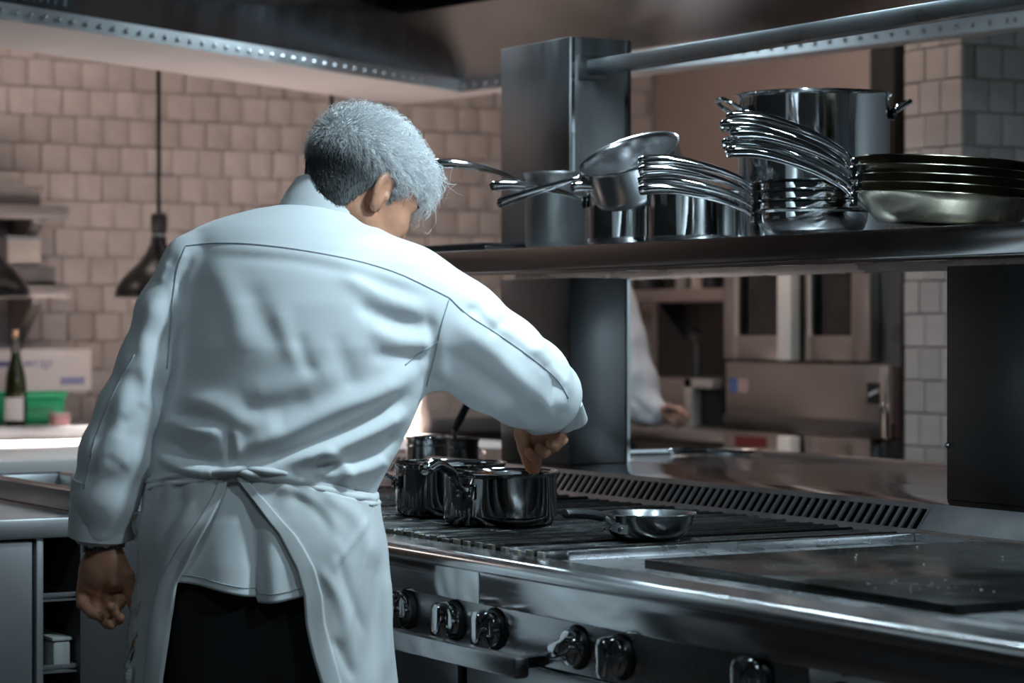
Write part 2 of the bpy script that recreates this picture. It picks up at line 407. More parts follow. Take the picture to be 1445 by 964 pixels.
# back half top with rounded raised rim
MB().box((XL, 3.22, .90), (XR, YB, .928), .003).build('rear_top', mat('ledge_steel', (.5,)*3, .16, 1), rg)
rr = []
cx0, cy0 = XL+.22, YB-.22
rr = [(XL+.012, 3.24, .934)] + [(XL+.012+.2*(1-math.sin(a)), YB-.012-.2*(1-math.cos(a)), .934) for a in np.linspace(math.pi/2, 0, 9)] + [(x, YB-.012, .934) for x in np.linspace(XL+.4, XR, 6)]
MB().tube(rr, [(.006, .010)]*len(rr), 8).build('rear_rim', CHROME, rg)
# oven door with flat handle under the knob panel
MB().box((-4.55, 2.03, .20), (-3.72, 2.062, .742), .004).build('oven_door', DARKSTEEL, rg)
MB().box((-3.70, 2.035, .20), (-2.76, 2.062, .742), .004).build('lower_panel', STEEL, rg)
MB().box((-2.74, 2.035, .20), (-1.1, 2.062, .742), .004).build('lower_panel', DARKSTEEL, rg)
hp = on_y(737, 946, 1.968)
hz = hp.z + .008
MB().box((-4.45, 1.955, hz-.022), (hp.x, 1.982, hz+.012), .006).build('oven_handle', STEEL, rg)
for x in (-4.40, hp.x-.05): MB().box((x-.012, 1.98, hz-.012), (x+.012, 2.032, hz+.006), .002).build('handle_mount', DARKSTEEL, rg)
# control knobs
def knob(px, py, rot):
    p = on_y(px, py, 2.018); c = Vector((p.x, 2.03, p.z)); MY = Matrix.Rotation(math.radians(90), 3, 'X')
    k = MB().lathe([(.0345, 0), (.0345, .004), (.031, .008), (.0001, .008)], 32, c, MY).build('knob_bezel', BLACK, rg)
    b = MB().lathe([(.0285, .006), (.029, .014), (.026, .022), (.020, .025), (.0001, .0255)], 36, c, MY).build('knob', MIRROR, rg)
    ca, sa = math.cos(rot), math.sin(rot)
    g = MB(); pts = []
    n = 14
    ax = Vector((sa, 0, ca)); sd = Vector((ca, 0, -sa))
    poly = [(-.012, -.026), (-.0135, 0), (-.012, .026), (-.006, .031), (.006, .031), (.012, .026), (.0135, 0), (.012, -.026), (.006, -.031), (-.006, -.031)]
    v = []
    for (sc, yy) in ((1.05, -.020), (1.0, -.034), (.93, -.040), (.7, -.0425)):
        for (s, t) in poly: v.append(c + sd*s*sc + ax*t*sc + Vector((0, yy, 0)))
    m = len(poly); f = [(r*m+i, r*m+(i+1) % m, (r+1)*m+(i+1) % m, (r+1)*m+i) for r in range(3) for i in range(m)] + [tuple(range(m)), tuple(range(3*m, 4*m))]
    mk('knob_grip', v, f, MIRROR, b, 50)
    MB().box((c.x-.0012, 2.027, c.z+.041), (c.x+.0012, 2.031, c.z+.047)).build('index_mark', BLACK, rg)
for (px, py, r) in ((568, 860, 0), (634, 876, .05), (691, 888, 0), (807, 914, 1.25), (869, 928, 0), (1062, 960, 0), (1180, 1000, 0)): knob(px, py, r)

# columns, shelf and top beam
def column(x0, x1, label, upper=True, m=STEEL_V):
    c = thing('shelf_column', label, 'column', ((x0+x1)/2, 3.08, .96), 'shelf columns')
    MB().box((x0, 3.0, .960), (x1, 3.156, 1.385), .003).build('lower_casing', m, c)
    if not upper: return c
    MB().box((x0, 3.0, 1.4425), (x1, 3.156, 1.932), .003).build('upper_casing', STEEL_V, c)
    MB().box((x1, 3.004, 1.4425), (x1+.003, 3.012, 1.93)).build('corner_seam', CHROME, c)
    MB().box((x1-.004, 3.152, 1.4425), (x1+.004, 3.162, 1.93)).build('edge_trim', BLACK, c)
    MB().box((x1-.004, 3.152, .962), (x1+.004, 3.160, 1.384)).build('edge_trim', CHROME, c)
    return c
column(-5.283, -4.967, 'boxed stainless steel column right behind the cook, carrying the pan shelf')
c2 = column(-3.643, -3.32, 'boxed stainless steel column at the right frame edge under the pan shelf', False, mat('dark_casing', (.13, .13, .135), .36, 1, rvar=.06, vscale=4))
p = on_y(1338, 628, 3.0)
MB().lathe([(.006, 0), (.006, .004), (.0001, .006)], 12, (-3.637, 3.0, p.z), Matrix.Rotation(math.radians(90), 3, 'X')).build('bolt', CHROME, c2)
ZS = 1.4415
sh = thing('pan_shelf', 'long stainless steel overhead shelf holding the stacked pans', 'shelf', (-3.9, 3.09, 1.39))
MB().box((-6.0, 2.72, 1.391), (-1.2, 2.735, ZS), .003).build('front_edge', mat('shelf_edge_steel', (.24, .225, .225), .18, 1, rvar=.04, vscale=4), sh)
MB().box((-6.0, 2.735, 1.430), (-1.2, 3.46, ZS-.0005), .001).build('shelf_top', STEEL, sh)
MB().box((-6.0, 3.45, 1.391), (-1.2, 3.462, ZS), .002).build('rear_edge', STEEL, sh)
MB().box((-6.0, 2.735, 1.386), (-1.2, 2.75, 1.393)).build('bottom_lip', CHROME, sh)
bm_ = thing('top_beam', 'horizontal steel beam joining the column tops under the hood', 'beam', (-3.5, 3.06, 1.846))
MB().box((-4.967, 3.04, 1.846), (-1.2, 3.085, 1.879), .003).build('beam_tube', mat('beam_steel', (.17, .18, .19), .3, 1, rvar=.06, vscale=4), bm_)
MB().box((-4.964, 3.02, 1.835), (-4.955, 3.10, 1.890), .002).build('end_plate', DARKSTEEL, bm_)

# burner grates: each its own thing, bars along the depth of the range
x = -5.19; gi = 0
gl = ['cast iron burner grate nearest the griddle, bars front to back', 'cast iron burner grate under the front of the steaming saucepan', 'cast iron burner grate behind the saucepans', 'cast iron burner grate at the far end of the burners']
gp = .0348
bar = MB().prism([(-.0088, .889), (.0088, .889)] + [(.0088*math.cos(a), .9052+.0088*math.sin(a)) for a in np.linspace(0, math.pi, 9)], 'y', 2.096, 2.842)
bme = bpy.data.meshes.new('grate_bar'); bme.from_pydata(bar.v, [], bar.f); bme.materials.append(IRON); bme.shade_smooth(); bme.set_sharp_from_angle(angle=.7)
endm = MB().box((-.0087, 2.090, .892), (.0087, 2.0965, .9135), .001)
eme = bpy.data.meshes.new('bar_end'); eme.from_pydata(endm.v, [], endm.f); eme.materials.append(IRONEND)
for gi in range(4):
    xa = -3.53 - gi*.4155
    g = thing('burner_grate', gl[gi], 'grate', (xa-.2, 2.47, .862), 'burner grates')
    for k in range(10):
        o = link('grate_bar', bme, g); o.location = (xa-.020-k*.0415, 0, random.uniform(-.0022, 0)); o.rotation_euler = (random.uniform(-.0006, .0006), random.uniform(-.0006, .0006), random.uniform(-.002, .002))
        e = link('bar_end', eme, o)
    for y in (2.22, 2.47, 2.72): MB().box((xa-.41, y-.006, .864), (xa-.006, y+.006, .893)).build('cross_bar', IRON, g, 0)
# ================================================================== COOKWARE
def sauce_prof(r, h):
    return [(.0001, 0), (r-.014, 0), (r-.006, .002), (r-.001, .010), (r, .018), (r, h-.008), (r+.003, h-.002), (r+.0055, h), (r+.005, h+.0018),
            (r+.001, h), (r-.002, h-.006), (r-.002, .016), (r-.012, .006), (.0001, .005)]
def fry_prof(r, h):
    b = r*.70
    return [(.0001, 0), (b-.01, 0), (b+.006, .004), (b+(r-b)*.45, h*.40), (b+(r-b)*.80, h*.78), (r, h), (r+.004, h+.0012), (r+.0035, h+.003),
            (r-.001, h+.0015), (b+(r-b)*.78, h*.80), (b+(r-b)*.42, h*.43), (b+.003, .008), (.0001, .006)]
def saucier_prof(r, h):
    return [(.0001, 0), (r*.62, 0), (r*.80, .006), (r*.93, .018), (r*.985, .034), (r, h-.004), (r+.005, h), (r+.0045, h+.002),
            (r, h), (r*.975, h-.006), (r*.96, .036), (r*.90, .021), (r*.77, .010), (.0001, .006)]
def pot(name, label, cat, loc, r, h, prof, hdir, hl=.2, rise=.06, hz=None, tilt=None, group=None, body=None, loops=False, hrad=1.0, hmat=None, drop=0):
    body = body or MIRROR; hmat = hmat or MIRROR
    T = Matrix.Translation(Vector(loc)) @ (tilt.to_4x4() if tilt is not None else Matrix.Identity(4)) @ Matrix.Rotation(math.atan2(hdir[1], hdir[0]), 4, 'Z')
    root = thing(name, label, cat, loc, group)
    def put(mb, nm, m, par=root, sm=40):
        v = [T @ Vector(p) for p in mb.v]; return mk(nm, v, mb.f, m, par, sm)
    put(MB().lathe(prof(r, h), 64), 'body', body)
    z0 = hz if hz is not None else h - .016
    if not loops:
        # riveted bracket hugging the wall, then the arched handle
        br = MB()
        for s in (-1, 1):
            br.obox((r+.004, s*.013, z0-.006), (1, 0, 0), (0, 1, 0), (0, 0, 1), .0035, .007, .012)
        br.box((r-.002, -.014, z0-.004), (r+.012, .014, z0+.006), .002)
        b = put(br, 'bracket', hmat)
        for s in (-1, 1):
            put(MB().lathe([(.0035, 0), (.003, .002), (.0001, .0028)], 8, (r+.0075, s*.013, z0-.010), Matrix.Rotation(math.radians(90), 3, 'Y')), 'rivet', hmat, b)
        P = bez([(r+.008, 0, z0), (r+.03, 0, z0+rise*.28), (r+hl*.36, 0, z0+rise*.66), (r+hl*.7, 0, z0+rise*.97), (r+hl*.92, 0, z0+rise-.001-drop), (r+hl, 0, z0+rise-.006-drop)], 5)
        n = len(P); R = []
        for i in range(n):
            q = i/(n-1); w = (.0050 + .0080*min(1, q*1.6) - .0045*max(0, (q-.82)/.18)**2)*hrad
            R.append((w, w*(.62 + .25*q)))
        hd = put(MB().tube(P, R, 12), 'handle', hmat)
        e = P[-1]
        put(MB().tube([(e[0]-.006+.0058*math.cos(a), .0058*math.sin(a), e[2]) for a in np.linspace(0, 2*math.pi, 13)[:-1]], .0022, 6, closed=True), 'hanging_eye', hmat, hd)
    else:
        for s in (-1, 1):
            L = bez([(s*r*.97, -.052, h-.040), (s*(r+.012), -.050, h-.030), (s*(r+.038), -.038, h-.014), (s*(r+.044), 0, h-.010), (s*(r+.038), .038, h-.014), (s*(r+.012), .050, h-.030), (s*r*.97, .052, h-.040)], 6)
            hd = put(MB().tube(L, .0052, 8), 'loop_handle', hmat)
            for q in (-1, 1):
                put(MB().lathe([(.014, -.003), (.013, .004), (.006, .007), (.0001, .008)], 12, (s*r*.985, q*.052, h-.040), Matrix.Rotation(math.radians(90*s), 3, 'Y')), 'handle_plate', hmat, hd)
    return root, T
NR = (-RT.x, -RT.y)
def rotd(d, a): c, s = math.cos(a), math.sin(a); return (d[0]*c-d[1]*s, d[0]*s+d[1]*c)
def shelf_at(px, y, dz=0): p = on_y(px, 400, y); return Vector((p.x, p.y, ZS+dz))

# skillets, right end of the shelf
p0 = shelf_at(1336, 2.96)
tl = Matrix.Rotation(math.radians(3.6), 3, FW)
names = ['lowest skillet of the five stacked at the right end of the shelf', 'fourth skillet from the top in the right end stack', 'middle skillet of the five stacked at the right end',
         'second skillet from the top in the right end stack', 'topmost polished skillet of the stack at the right end of the shelf']
for i in range(5):
    pot('skillet', names[i], 'pan', p0 + Vector((0, 0, .0105 + i*.0158)) + RT*(.004*((i*7) % 3-1)), .163, .052, fry_prof, rotd(NR, (.05, -.03, .04, .0, -.05)[i]), .238 + .008*(i % 2), .068, .046, tl, 'skillets stacked at the right end of the shelf', hrad=1.15,
        body=mat('oily_steel', (.40, .36, .28), .2, 1, rvar=.04, vscale=12, var=.12))
# tall stockpot behind them
pot('stockpot', 'tall polished stockpot with loop handles behind the skillets', 'pot', shelf_at(1148, 3.21), .158, .315, sauce_prof, rotd(NR, .12), loops=True)
# sauciers, handles to the left
p0 = shelf_at(1146, 2.93)
names = ['lowest saucier pan of the stack left of the skillets', 'second lowest saucier pan in the stack left of the skillets', 'second saucier pan from the top, left of the skillets', 'topmost saucier pan of the stack left of the skillets']
for i in range(4):
    pot('saucier_pan', names[i], 'pan', p0 + Vector((0, 0, .001 + i*.0185)), .106, .052, saucier_prof, rotd(NR, (.03, -.05, .02, -.03)[i]), .225, .052, .044, None, 'saucier pans stacked on the shelf', hrad=1.05)
# saucepans
pot('saucepan', 'wide polished saucepan in the middle of the shelf', 'pot', shelf_at(980, 2.93), .104, .108, sauce_prof, rotd(NR, -.15), .15, .030)
pot('saucepan', 'polished saucepan standing upright below the tilted pan on the shelf', 'pot', shelf_at(880, 2.86), .078, .112, sauce_prof, rotd(NR, .0), .20, .030, .098)
pot('saucepan', 'brushed small deep saucepan at the left of the shelf group', 'pot', shelf_at(784, 2.88), .067, .168, sauce_prof, rotd(NR, .05), .21, .042, .148, body=STEEL_SAT)
ax = (RT*-.32 + FW*-.34 + Vector((0, 0, .90))).normalized()
zq = Vector((0, 0, 1)).rotation_difference(ax).to_matrix()
pr = at(888, 217, 5.28)
pot('saucepan', 'saucepan lying tilted on top of two others, open towards the camera', 'pot', pr - ax*.088, .103, .088, sauce_prof, rotd(NR, -.10), .19, .0, .070, zq, body=mat('brushed_pan', (.62, .62, .63), .2, 1, bump=.05, bscale=50, bstretch=(14, 14, 1)))
# black tray at the left end of the shelf
a0, a1 = shelf_at(520, 2.80), shelf_at(704, 2.80)
tr = thing('serving_tray', 'flat black tray lying on the left end of the pan shelf', 'tray', ((a0.x+a1.x)/2, 2.87, ZS))
MB().box((a0.x, 2.765, ZS), (a1.x, 2.985, ZS+.012), .005).build('base', BLACK, tr)
rim = [(a0.x+.006, 2.771), (a1.x-.02, 2.771), (a1.x-.006, 2.785), (a1.x-.006, 2.965), (a1.x-.02, 2.979), (a0.x+.006, 2.979)]
MB().tube([(x, y, ZS+.014) for x, y in rim], .005, 6, closed=True).build('rim', BLACK, tr)

# pots on the burners
ZG = .9141
def grate_at(px, t): p = at(px, 500, t); return Vector((p.x, p.y, ZG))
potA, TA = pot('saucepan', 'polished saucepan of sauce being stirred on the front burner', 'pot', grate_at(705.5, 4.70), .1045, .094, sauce_prof, (RT*-.58 + FW*-.81)[:2], .125, .052, .066, hrad=1.15, drop=.006)
def add_sauce(root, T, r, z):
    mb = MB().lathe([(.0001, z), (r*.6, z+.0008), (r, z)], 40); mb2 = MB(); v = [T @ Vector(p) for p in mb.v]
    mk('sauce', v, mb.f, mat('brown_sauce', (.30, .15, .05), .18, bump=.2, bscale=60), root, 60)
add_sauce(potA, TA, .1022, .058)
potB, TB = pot('saucepan', 'polished saucepan partly hidden behind the stirred one', 'pot', grate_at(635, 4.93), .105, .098, sauce_prof, (RT*-.93 + FW*-.36)[:2], .150, .035, .070, hrad=1.0)
add_sauce(potB, TB, .1026, .05)
# small frying pan with black grip
fl_ = grate_at(915, 4.385)
T = Matrix.Translation(fl_) @ Matrix.Rotation(math.atan2((RT*-.86 + FW*-.5).y, (RT*-.86 + FW*-.5).x), 4, 'Z')
fp = thing('frying_pan', 'small steel frying pan with a black grip on the front burner edge', 'pan', fl_)
def putf(mb, nm, m, par=fp): return mk(nm, [T @ Vector(p) for p in mb.v], mb.f, m, par, 40)
putf(MB().lathe([(.0001, 0), (.054, 0), (.064, .005), (.073, .018), (.078, .036), (.080, .040), (.083, .041), (.0825, .043), (.079, .042), (.075, .034), (.070, .018), (.061, .008), (.0001, .005)], 56), 'body', mat('satin_pan', (.62, .63, .64), .24, 1, rvar=.06, vscale=18))
br = MB()
for k in range(-4, 5):
    a = k*.11; br.obox((.0745*math.cos(a), .0745*math.sin(a), .021 + .003*math.cos(k*.8)), (math.cos(a), math.sin(a), -.25), (-math.sin(a), math.cos(a), 0), (0, 0, 1), .0022, .0055, .0095 - .0006*abs(k))
b = putf(br, 'bracket', STEEL_SAT)
for k in (-3, 0, 3):
    a = k*.11; putf(MB().lathe([(.0048, 0), (.004, .003), (.0001, .004)], 10, (.0765*math.cos(a), .0765*math.sin(a), .018), Matrix.Rotation(a, 3, 'Z') @ Matrix.Rotation(math.radians(90), 3, 'Y')), 'rivet', CHROME, b)
putf(MB().tube(bez([(.074, 0, .026), (.088, 0, .036), (.105, 0, .042)], 4), [(.009, .005)]*9, 10), 'handle_shank', STEEL_SAT)
P = bez([(.088, 0, .038), (.12, 0, .044), (.155, 0, .047), (.17, 0, .046)], 5); n = len(P)
putf(MB().tube(P, [(.0105+.002*math.sin(3*i/n), .0085) if 0 < i < n-1 else (.006, .005) for i in range(n)], 12), 'grip', BLACK)
# two deep pots blurred at the far end of the range
def far_pot(px, t, r, h, label, m, z=ZT):
    p = at(px, 500, t); r_ = thing('bain_marie_pot', label, 'pot', (p.x, p.y, z))
    MB().lathe(sauce_prof(r, h), 40, (p.x, p.y, z)).build('body', m, r_)
    MB().tube([(p.x+(r+.002)*math.cos(a), p.y+(r+.002)*math.sin(a), z+h*.8) for a in np.linspace(0, 2*math.pi, 33)[:-1]], .002, 6, closed=True).build('bead', m, r_)
    return p
pb = far_pot(605, 6.22, .052, .100, 'blurred steel bain-marie pot at the far end of the range', MIRROR)
pc = far_pot(655, 6.10, .034, .100, 'blurred narrow dark pot beside the bain-marie pot', DARKSTEEL)
ld = thing('ladle', 'black-gripped ladle standing in the narrow dark pot', 'ladle', (pc.x, pc.y, ZT+.01))
q0 = Vector((pc.x, pc.y, ZT+.02)); q1 = at(640, 610, 6.08); q2 = at(662, 566, 6.04)
MB().tube([q0, q0.lerp(q1, .5), q1, q1.lerp(q2, .15)], [(.006, .003)]*4, 8).build('shaft', STEEL_SAT, ld)
MB().tube([q1.lerp(q2, .1), q1.lerp(q2, .4), q2, q2 + (q2-q1)*.2], [(.008, .008), (.010, .010), (.009, .009), (.006, .006)], 10).build('grip', BLACK, ld)
MB().lathe([(.0001, 0), (.018, .004), (.026, .014), (.024, .014), (.017, .006), (.0001, .003)], 20, (pc.x, pc.y, ZT+.008)).build('bowl', STEEL_SAT, ld)
# ================================================================== BACKGROUND
WHITE_TOP = mat('white_stone', (.85, .80, .78), .35, var=.03)
# pass island with pendant lamps over it
isl = thing('pass_island', 'brightly lit white topped pass counter behind the cook', 'counter', (-7.15, 2.6, 0))
MB().box((-7.70, .7, .12), (-6.80, 3.95, .86), .004).build('cabinet_body', DARKSTEEL, isl)
MB().box((-7.5, .8, 0), (-6.9, 3.9, .12)).build('plinth', VOID, isl)
MB().box((-7.80, .6, .865), (-6.72, 4.02, .908), .006).build('worktop', WHITE_TOP, isl)
def pendant(px, label, power):
    p = on_x(px, 420, -7.84); z = 1.366
    r = thing('pendant_lamp', label, 'lamp', (p.x, p.y, z), 'black pendant lamps over the pass')
    m = mat('pendant_black', (.009, .008, .008), .28, .1)
    MB().lathe([(.143, z), (.144, z+.006), (.139, z+.028), (.122, z+.058), (.092, z+.090), (.060, z+.118), (.040, z+.150), (.030, z+.172), (.028, z+.172), (.036, z+.148), (.056, z+.114), (.088, z+.085), (.117, z+.055), (.134, z+.026), (.140, z), (.143, z)], 48, (p.x, p.y, 0), cap=False).build('shade', m, r)
    s = MB().lathe([(.026, z+.165), (.026, z+.19), (.023, z+.195), (.023, z+.215), (.026, z+.22), (.026, z+.268), (.02, z+.275), (.0001, z+.276)], 24, (p.x, p.y, 0)).build('socket', BLACK, r)
    MB().tube([(p.x, p.y, z+.20), (p.x, p.y, z+.208)], .0265, 20).build('socket_ring', STEEL_SAT, s)
    MB().tube([(p.x, p.y, z+.27), (p.x, p.y, CEIL)], .0075, 8).build('cord', BLACK, r)
    MB().lathe([(.0001, z+.035), (.03, z+.045), (.038, z+.07), (.03, z+.1), (.016, z+.12), (.0001, z+.122)], 20, (p.x, p.y, 0)).build('bulb', mat('bulb_glass', (.9, .85, .8), .4), r)
    area('pendant_light', (p.x, p.y, z+.025), (p.x, p.y, 0), power, .16, (1, .88, .83), spread=82)
pendant(-22, 'black dome pendant lamp cut off by the left frame edge', 55)
pendant(224, 'black dome pendant lamp left of the cook, whole cord in view', 55)
pendant(468, 'black dome pendant lamp hidden behind the cook, cord above his head', 55)

# back wall counter with goods
bc = thing('back_counter', 'dark steel counter along the tiled back wall', 'counter', (-8.5, 3.0, 0))
MB().box((-8.82, .8, .08), (-8.26, 4.7, .88), .004).build('cabinet_body', mat('counter_dark', (.05, .045, .04), .5), bc)
MB().box((-8.84, .7, .884), (-8.2, 4.75, .937), .004).build('worktop', STEEL_SAT, bc)
ZC = .937
def ybox(px0, px1, x): return on_x(px0, 500, x).y, on_x(px1, 500, x).y
y0, y1 = ybox(-90, 92, -8.42)
gb = thing('green_crate', 'bright green plastic box on the back counter under the white carton', 'box', (-8.55, (y0+y1)/2, ZC))
GREEN = mat('green_plastic', (.0, .30, .12), .4)
MB().box((-8.72, y0, ZC), (-8.42, y1, ZC+.086), .006).build('body', GREEN, gb)
MB().box((-8.73, y0-.006, ZC+.088), (-8.41, y1+.006, ZC+.110), .005).build('lid', GREEN, gb)
MB().box((-8.421, (y0+y1)/2+.02, ZC+.045), (-8.416, y1-.04, ZC+.052)).build('ridge', mat('green_dark', (0, .12, .05), .5), gb)
y0, y1 = ybox(-110, 129, -8.42)
ct = thing('white_carton', 'long white carton with blue print lying on the green box', 'box', (-8.55, (y0+y1)/2, ZC+.11))
CARD = mat('white_card', (.62, .58, .56), .7)
BLUE = mat('blue_print', (.09, .10, .22), .7)
MB().box((-8.73, y0, ZC+.111), (-8.42, y1, ZC+.252), .003).build('body', CARD, ct)
MB().box((-8.732, y0-.002, ZC+.236), (-8.416, y1+.002, ZC+.256), .002).build('lid_flap', CARD, ct)
def text(name, s, loc, size, m, parent, xdir, zdir, shear=0):
    cu = bpy.data.curves.new(name, 'FONT'); cu.body = s; cu.size = size; cu.extrude = .0006; cu.shear = shear; cu.resolution_u = 3
    tmp = bpy.data.objects.new('tmp', cu); COL.objects.link(tmp)
    me = bpy.data.meshes.new_from_object(tmp.evaluated_get(bpy.context.evaluated_depsgraph_get()))
    bpy.data.objects.remove(tmp); me.name = name
    xd, zd = Vector(xdir), Vector(zdir); nd = xd.cross(zd)
    for q in me.vertices: q.co = Vector(loc) + xd*q.co.x + zd*q.co.y + nd*q.co.z
    me.materials.clear(); me.materials.append(m)
    return link(name, me, parent)
yt = on_x(2, 500, -8.42).y
text('print_word', 'wrap', (-8.4185, on_x(31, 500, -8.42).y, ZC+.194), .052, BLUE, ct, (0, 1, 0), (0, 0, 1), .25)
MB().box((-8.4205, on_x(-60, 500, -8.42).y, ZC+.196), (-8.4178, on_x(12, 500, -8.42).y, ZC+.216)).build('print_strip', BLUE, ct, 0)
ya, yb_ = ybox(85, 119, -8.42)
MB().box((-8.4205, ya, ZC+.132), (-8.4175, yb_, ZC+.160)).build('blue_sticker', mat('blue_sticker', (.20, .20, .30), .7), ct)
for k in range(5):
    MB().box((-8.4178, ya+.006+k*.016, ZC+.138), (-8.4168, ya+.016+k*.016, ZC+.154)).build('print_block', BLUE, ct, 0)
# wine bottle
p = on_x(22, 600, -8.30); bt = thing('wine_bottle', 'dark green wine bottle with pale label on the back counter', 'bottle', (p.x, p.y, ZC))
GLASS = mat('bottle_glass', (.007, .009, .002), .08, spec=.6)
MB().lathe([(.0001, 0), (.033, 0), (.0365, .005), (.0365, .13), (.034, .165), (.024, .205), (.016, .235), (.0145, .285), (.0165, .286), (.0165, .296), (.0001, .296)], 32, (p.x, p.y, ZC)).build('glass_body', GLASS, bt)
MB().lathe([(.0172, .245), (.0172, .292), (.0001, .2925)], 24, (p.x, p.y, ZC)).build('foil', BLACK, bt)
MB().lathe([(.010, .29), (.0105, .322), (.0001, .323)], 16, (p.x, p.y, ZC)).build('cork', mat('cork', (.42, .27, .18), .8), bt)
lab = MB(); v = []; f = []
for i in range(13):
    a = math.radians(-105 + i*11)
    for z in (.018, .095): v.append((p.x+.0372*math.cos(a), p.y+.0372*math.sin(a), ZC+z))
for i in range(12): f.append((2*i, 2*i+2, 2*i+3, 2*i+1))
mk('paper_label', v, f, mat('paper', (.62, .60, .60), .7), bt, 60)
p = on_x(84, 600, -8.26); tb = thing('pink_tub', 'small pink plastic tub at the edge of the back counter', 'tub', (p.x, p.y, ZC))
MB().box((p.x-.03, p.y-.028, ZC), (p.x+.03, p.y+.028, ZC+.036), .006).build('body', mat('pink_plastic', (.50, .27, .26), .5), tb)
MB().box((p.x-.033, p.y-.031, ZC+.036), (p.x+.033, p.y+.031, ZC+.042), .002).build('lid', mat('pale_lid', (.6, .5, .48), .5), tb)
# wall shelves with goods
ye = on_x(97, 300, -8.56).y
def wshelf(z, label):
    s = thing('wall_shelf', label, 'shelf', (-8.7, ye-.8, z), 'wall shelves on the tiled wall')
    MB().box((XB+.001, ye-1.7, z-.045), (-8.55, ye, z), .004).build('board', mat('shelf_steel', (.35, .32, .31), .45, .7), s)
    for y in (ye-.10, ye-1.2):
        MB().prism([(XB+.001, z-.045), (-8.60, z-.045), (-8.60, z-.065), (XB+.03, z-.21), (XB+.001, z-.21)], 'y', y-.02, y+.02).build('bracket', mat('shelf_steel', (.35,)*3), s, 0)
wshelf(1.692, 'upper steel wall shelf on the tiled wall at the left')
wshelf(1.415, 'lower steel wall shelf on the tiled wall at the left')
def shelfbox(name, label, cat, px0, px1, z0, z1, m, x0=-8.80, x1=-8.60, lid=True, lidm=None):
    y0, y1 = ybox(px0, px1, x1); s = thing(name, label, cat, ((x0+x1)/2, (y0+y1)/2, z0))
    MB().box((x0, y0, z0), (x1, y1, z1-.012), .006).build('body', m, s)
    MB().box((x0-.004, y0-.004, z1-.012), (x1+.004, y1+.004, z1), .004).build('lid', lidm or m, s)
shelfbox('grey_bin', 'blurred grey bin on the upper wall shelf', 'box', -70, 58, 1.692, 1.765, mat('grey_bin', (.22, .20, .19), .6))
for k in range(4):
    y0, y1 = ybox(14, 78, -8.58); s = thing('black_tray', ['bottom black tray of the stack on the lower wall shelf', 'second black tray from the bottom on the lower wall shelf', 'third black tray from the bottom on the lower wall shelf', 'top black tray of the stack under the pale container'][k], 'tray', (-8.69, (y0+y1)/2, 1.415+k*.0165), 'black trays stacked on the lower wall shelf')
    MB().box((-8.80, y0, 1.415+k*.0165), (-8.58, y1, 1.415+k*.0165+.008), .003).build('base', BLACK, s)
    MB().tube([(-8.80, y0, 1.4265+k*.0165), (-8.58, y0, 1.4265+k*.0165), (-8.58, y1, 1.4265+k*.0165), (-8.80, y1, 1.4265+k*.0165)], .0045, 6, closed=True).build('rim', BLACK, s)
shelfbox('white_container', 'pale container standing on the black trays of the lower wall shelf', 'container', 11, 58, 1.4835, 1.585, mat('white_plastic', (.62, .54, .48), .5), lidm=mat('bluegrey_lid', (.35, .38, .40), .5))

# side station left of the cook
st = thing('side_station', 'steel worktable cabinet at the left behind the cook', 'worktable', (-5.07, 1.4, 0))
XS = -4.75
def py(px, x=XS): return on_x(px, 700, x).y
MB().box((-5.42, .60, .865), (XS+.012, 1.935, ZT), .005).build('worktop', mat('station_top', (.62, .61, .61), .4, .85, rvar=.05), st)
MB().box((-5.40, .62, .08), (-5.36, 1.93, .865)).build('back_panel', DARKSTEEL, st)
MB().box((-5.36, .62, .08), (XS-.02, 1.93, .11)).build('bottom_panel', DARKSTEEL, st)
dr = MB().box((XS-.03, .63, .11), (XS, py(46), .86), .003).build('cabinet_door', mat('door_steel', (.62, .61, .62), .45, .8), st)
MB().box((XS-.012, 1.2, .80), (XS+.016, 1.34, .815), .003).build('door_handle', CHROME, dr)
MB().box((XS-.03, py(51), .0), (XS+.002, py(61), .865), .002).build('post', mat('post_steel', (.6, .59, .6), .4, .8), st)
MB().box((-5.36, py(48), .11), (XS-.03, py(51), .86)).build('divider', VOID, st)
MB().box((-5.36, py(113), .11), (XS, py(205), .864), .002).build('side_panel', mat('panel_dark', (.075, .07, .072), .4, .3), st)
yk0, yk1 = py(61)+.001, py(113)-.001
for k, z in enumerate((.20, .42, .60, .74)):
    t_ = thing('sheet_tray', ['steel sheet tray on the bottom runner of the rack', 'steel sheet tray low in the rack left of the cook', 'steel sheet tray in the middle of the rack left of the cook', 'steel sheet tray at the top of the rack left of the cook'][k], 'tray', (-5.0, (yk0+yk1)/2, z), 'sheet trays in the rack')
    MB().box((-5.30, yk0, z), (XS-.012, yk1, z+.004)).build('base', STEEL_SAT, t_)
    MB().tube([(-5.30, yk0+.004, z+.012), (XS-.015, yk0+.004, z+.012), (XS-.015, yk1-.004, z+.012), (-5.30, yk1-.004, z+.012)], .005, 6, closed=True).build('rim', STEEL_SAT, t_)
for (z, label) in ((.605, 'pale tub on the middle rack tray by the cook\'s hand'), (.205, 'pale tub on the lowest rack tray')):
    t_ = thing('food_tub', label, 'tub', (-4.82, (yk0+yk1)/2+.012, z))
    MB().box((-4.95, yk0+.03, z), (XS-.03, yk1-.006, z+.055), .006).build('body', mat('tub_plastic', (.5, .5, .47), .5), t_)
    MB().box((-4.955, yk0+.027, z+.055), (XS-.027, yk1-.004, z+.062), .002).build('lid', mat('tub_plastic', (.5,)*3), t_)
gn = thing('steel_pan_insert', 'long steel food pan standing on the worktable left of the cook', 'pan', (-5.05, 1.83, ZT))
mb = MB(); x0, x1, y0, y1 = -5.34, -4.76, 1.765, 1.925
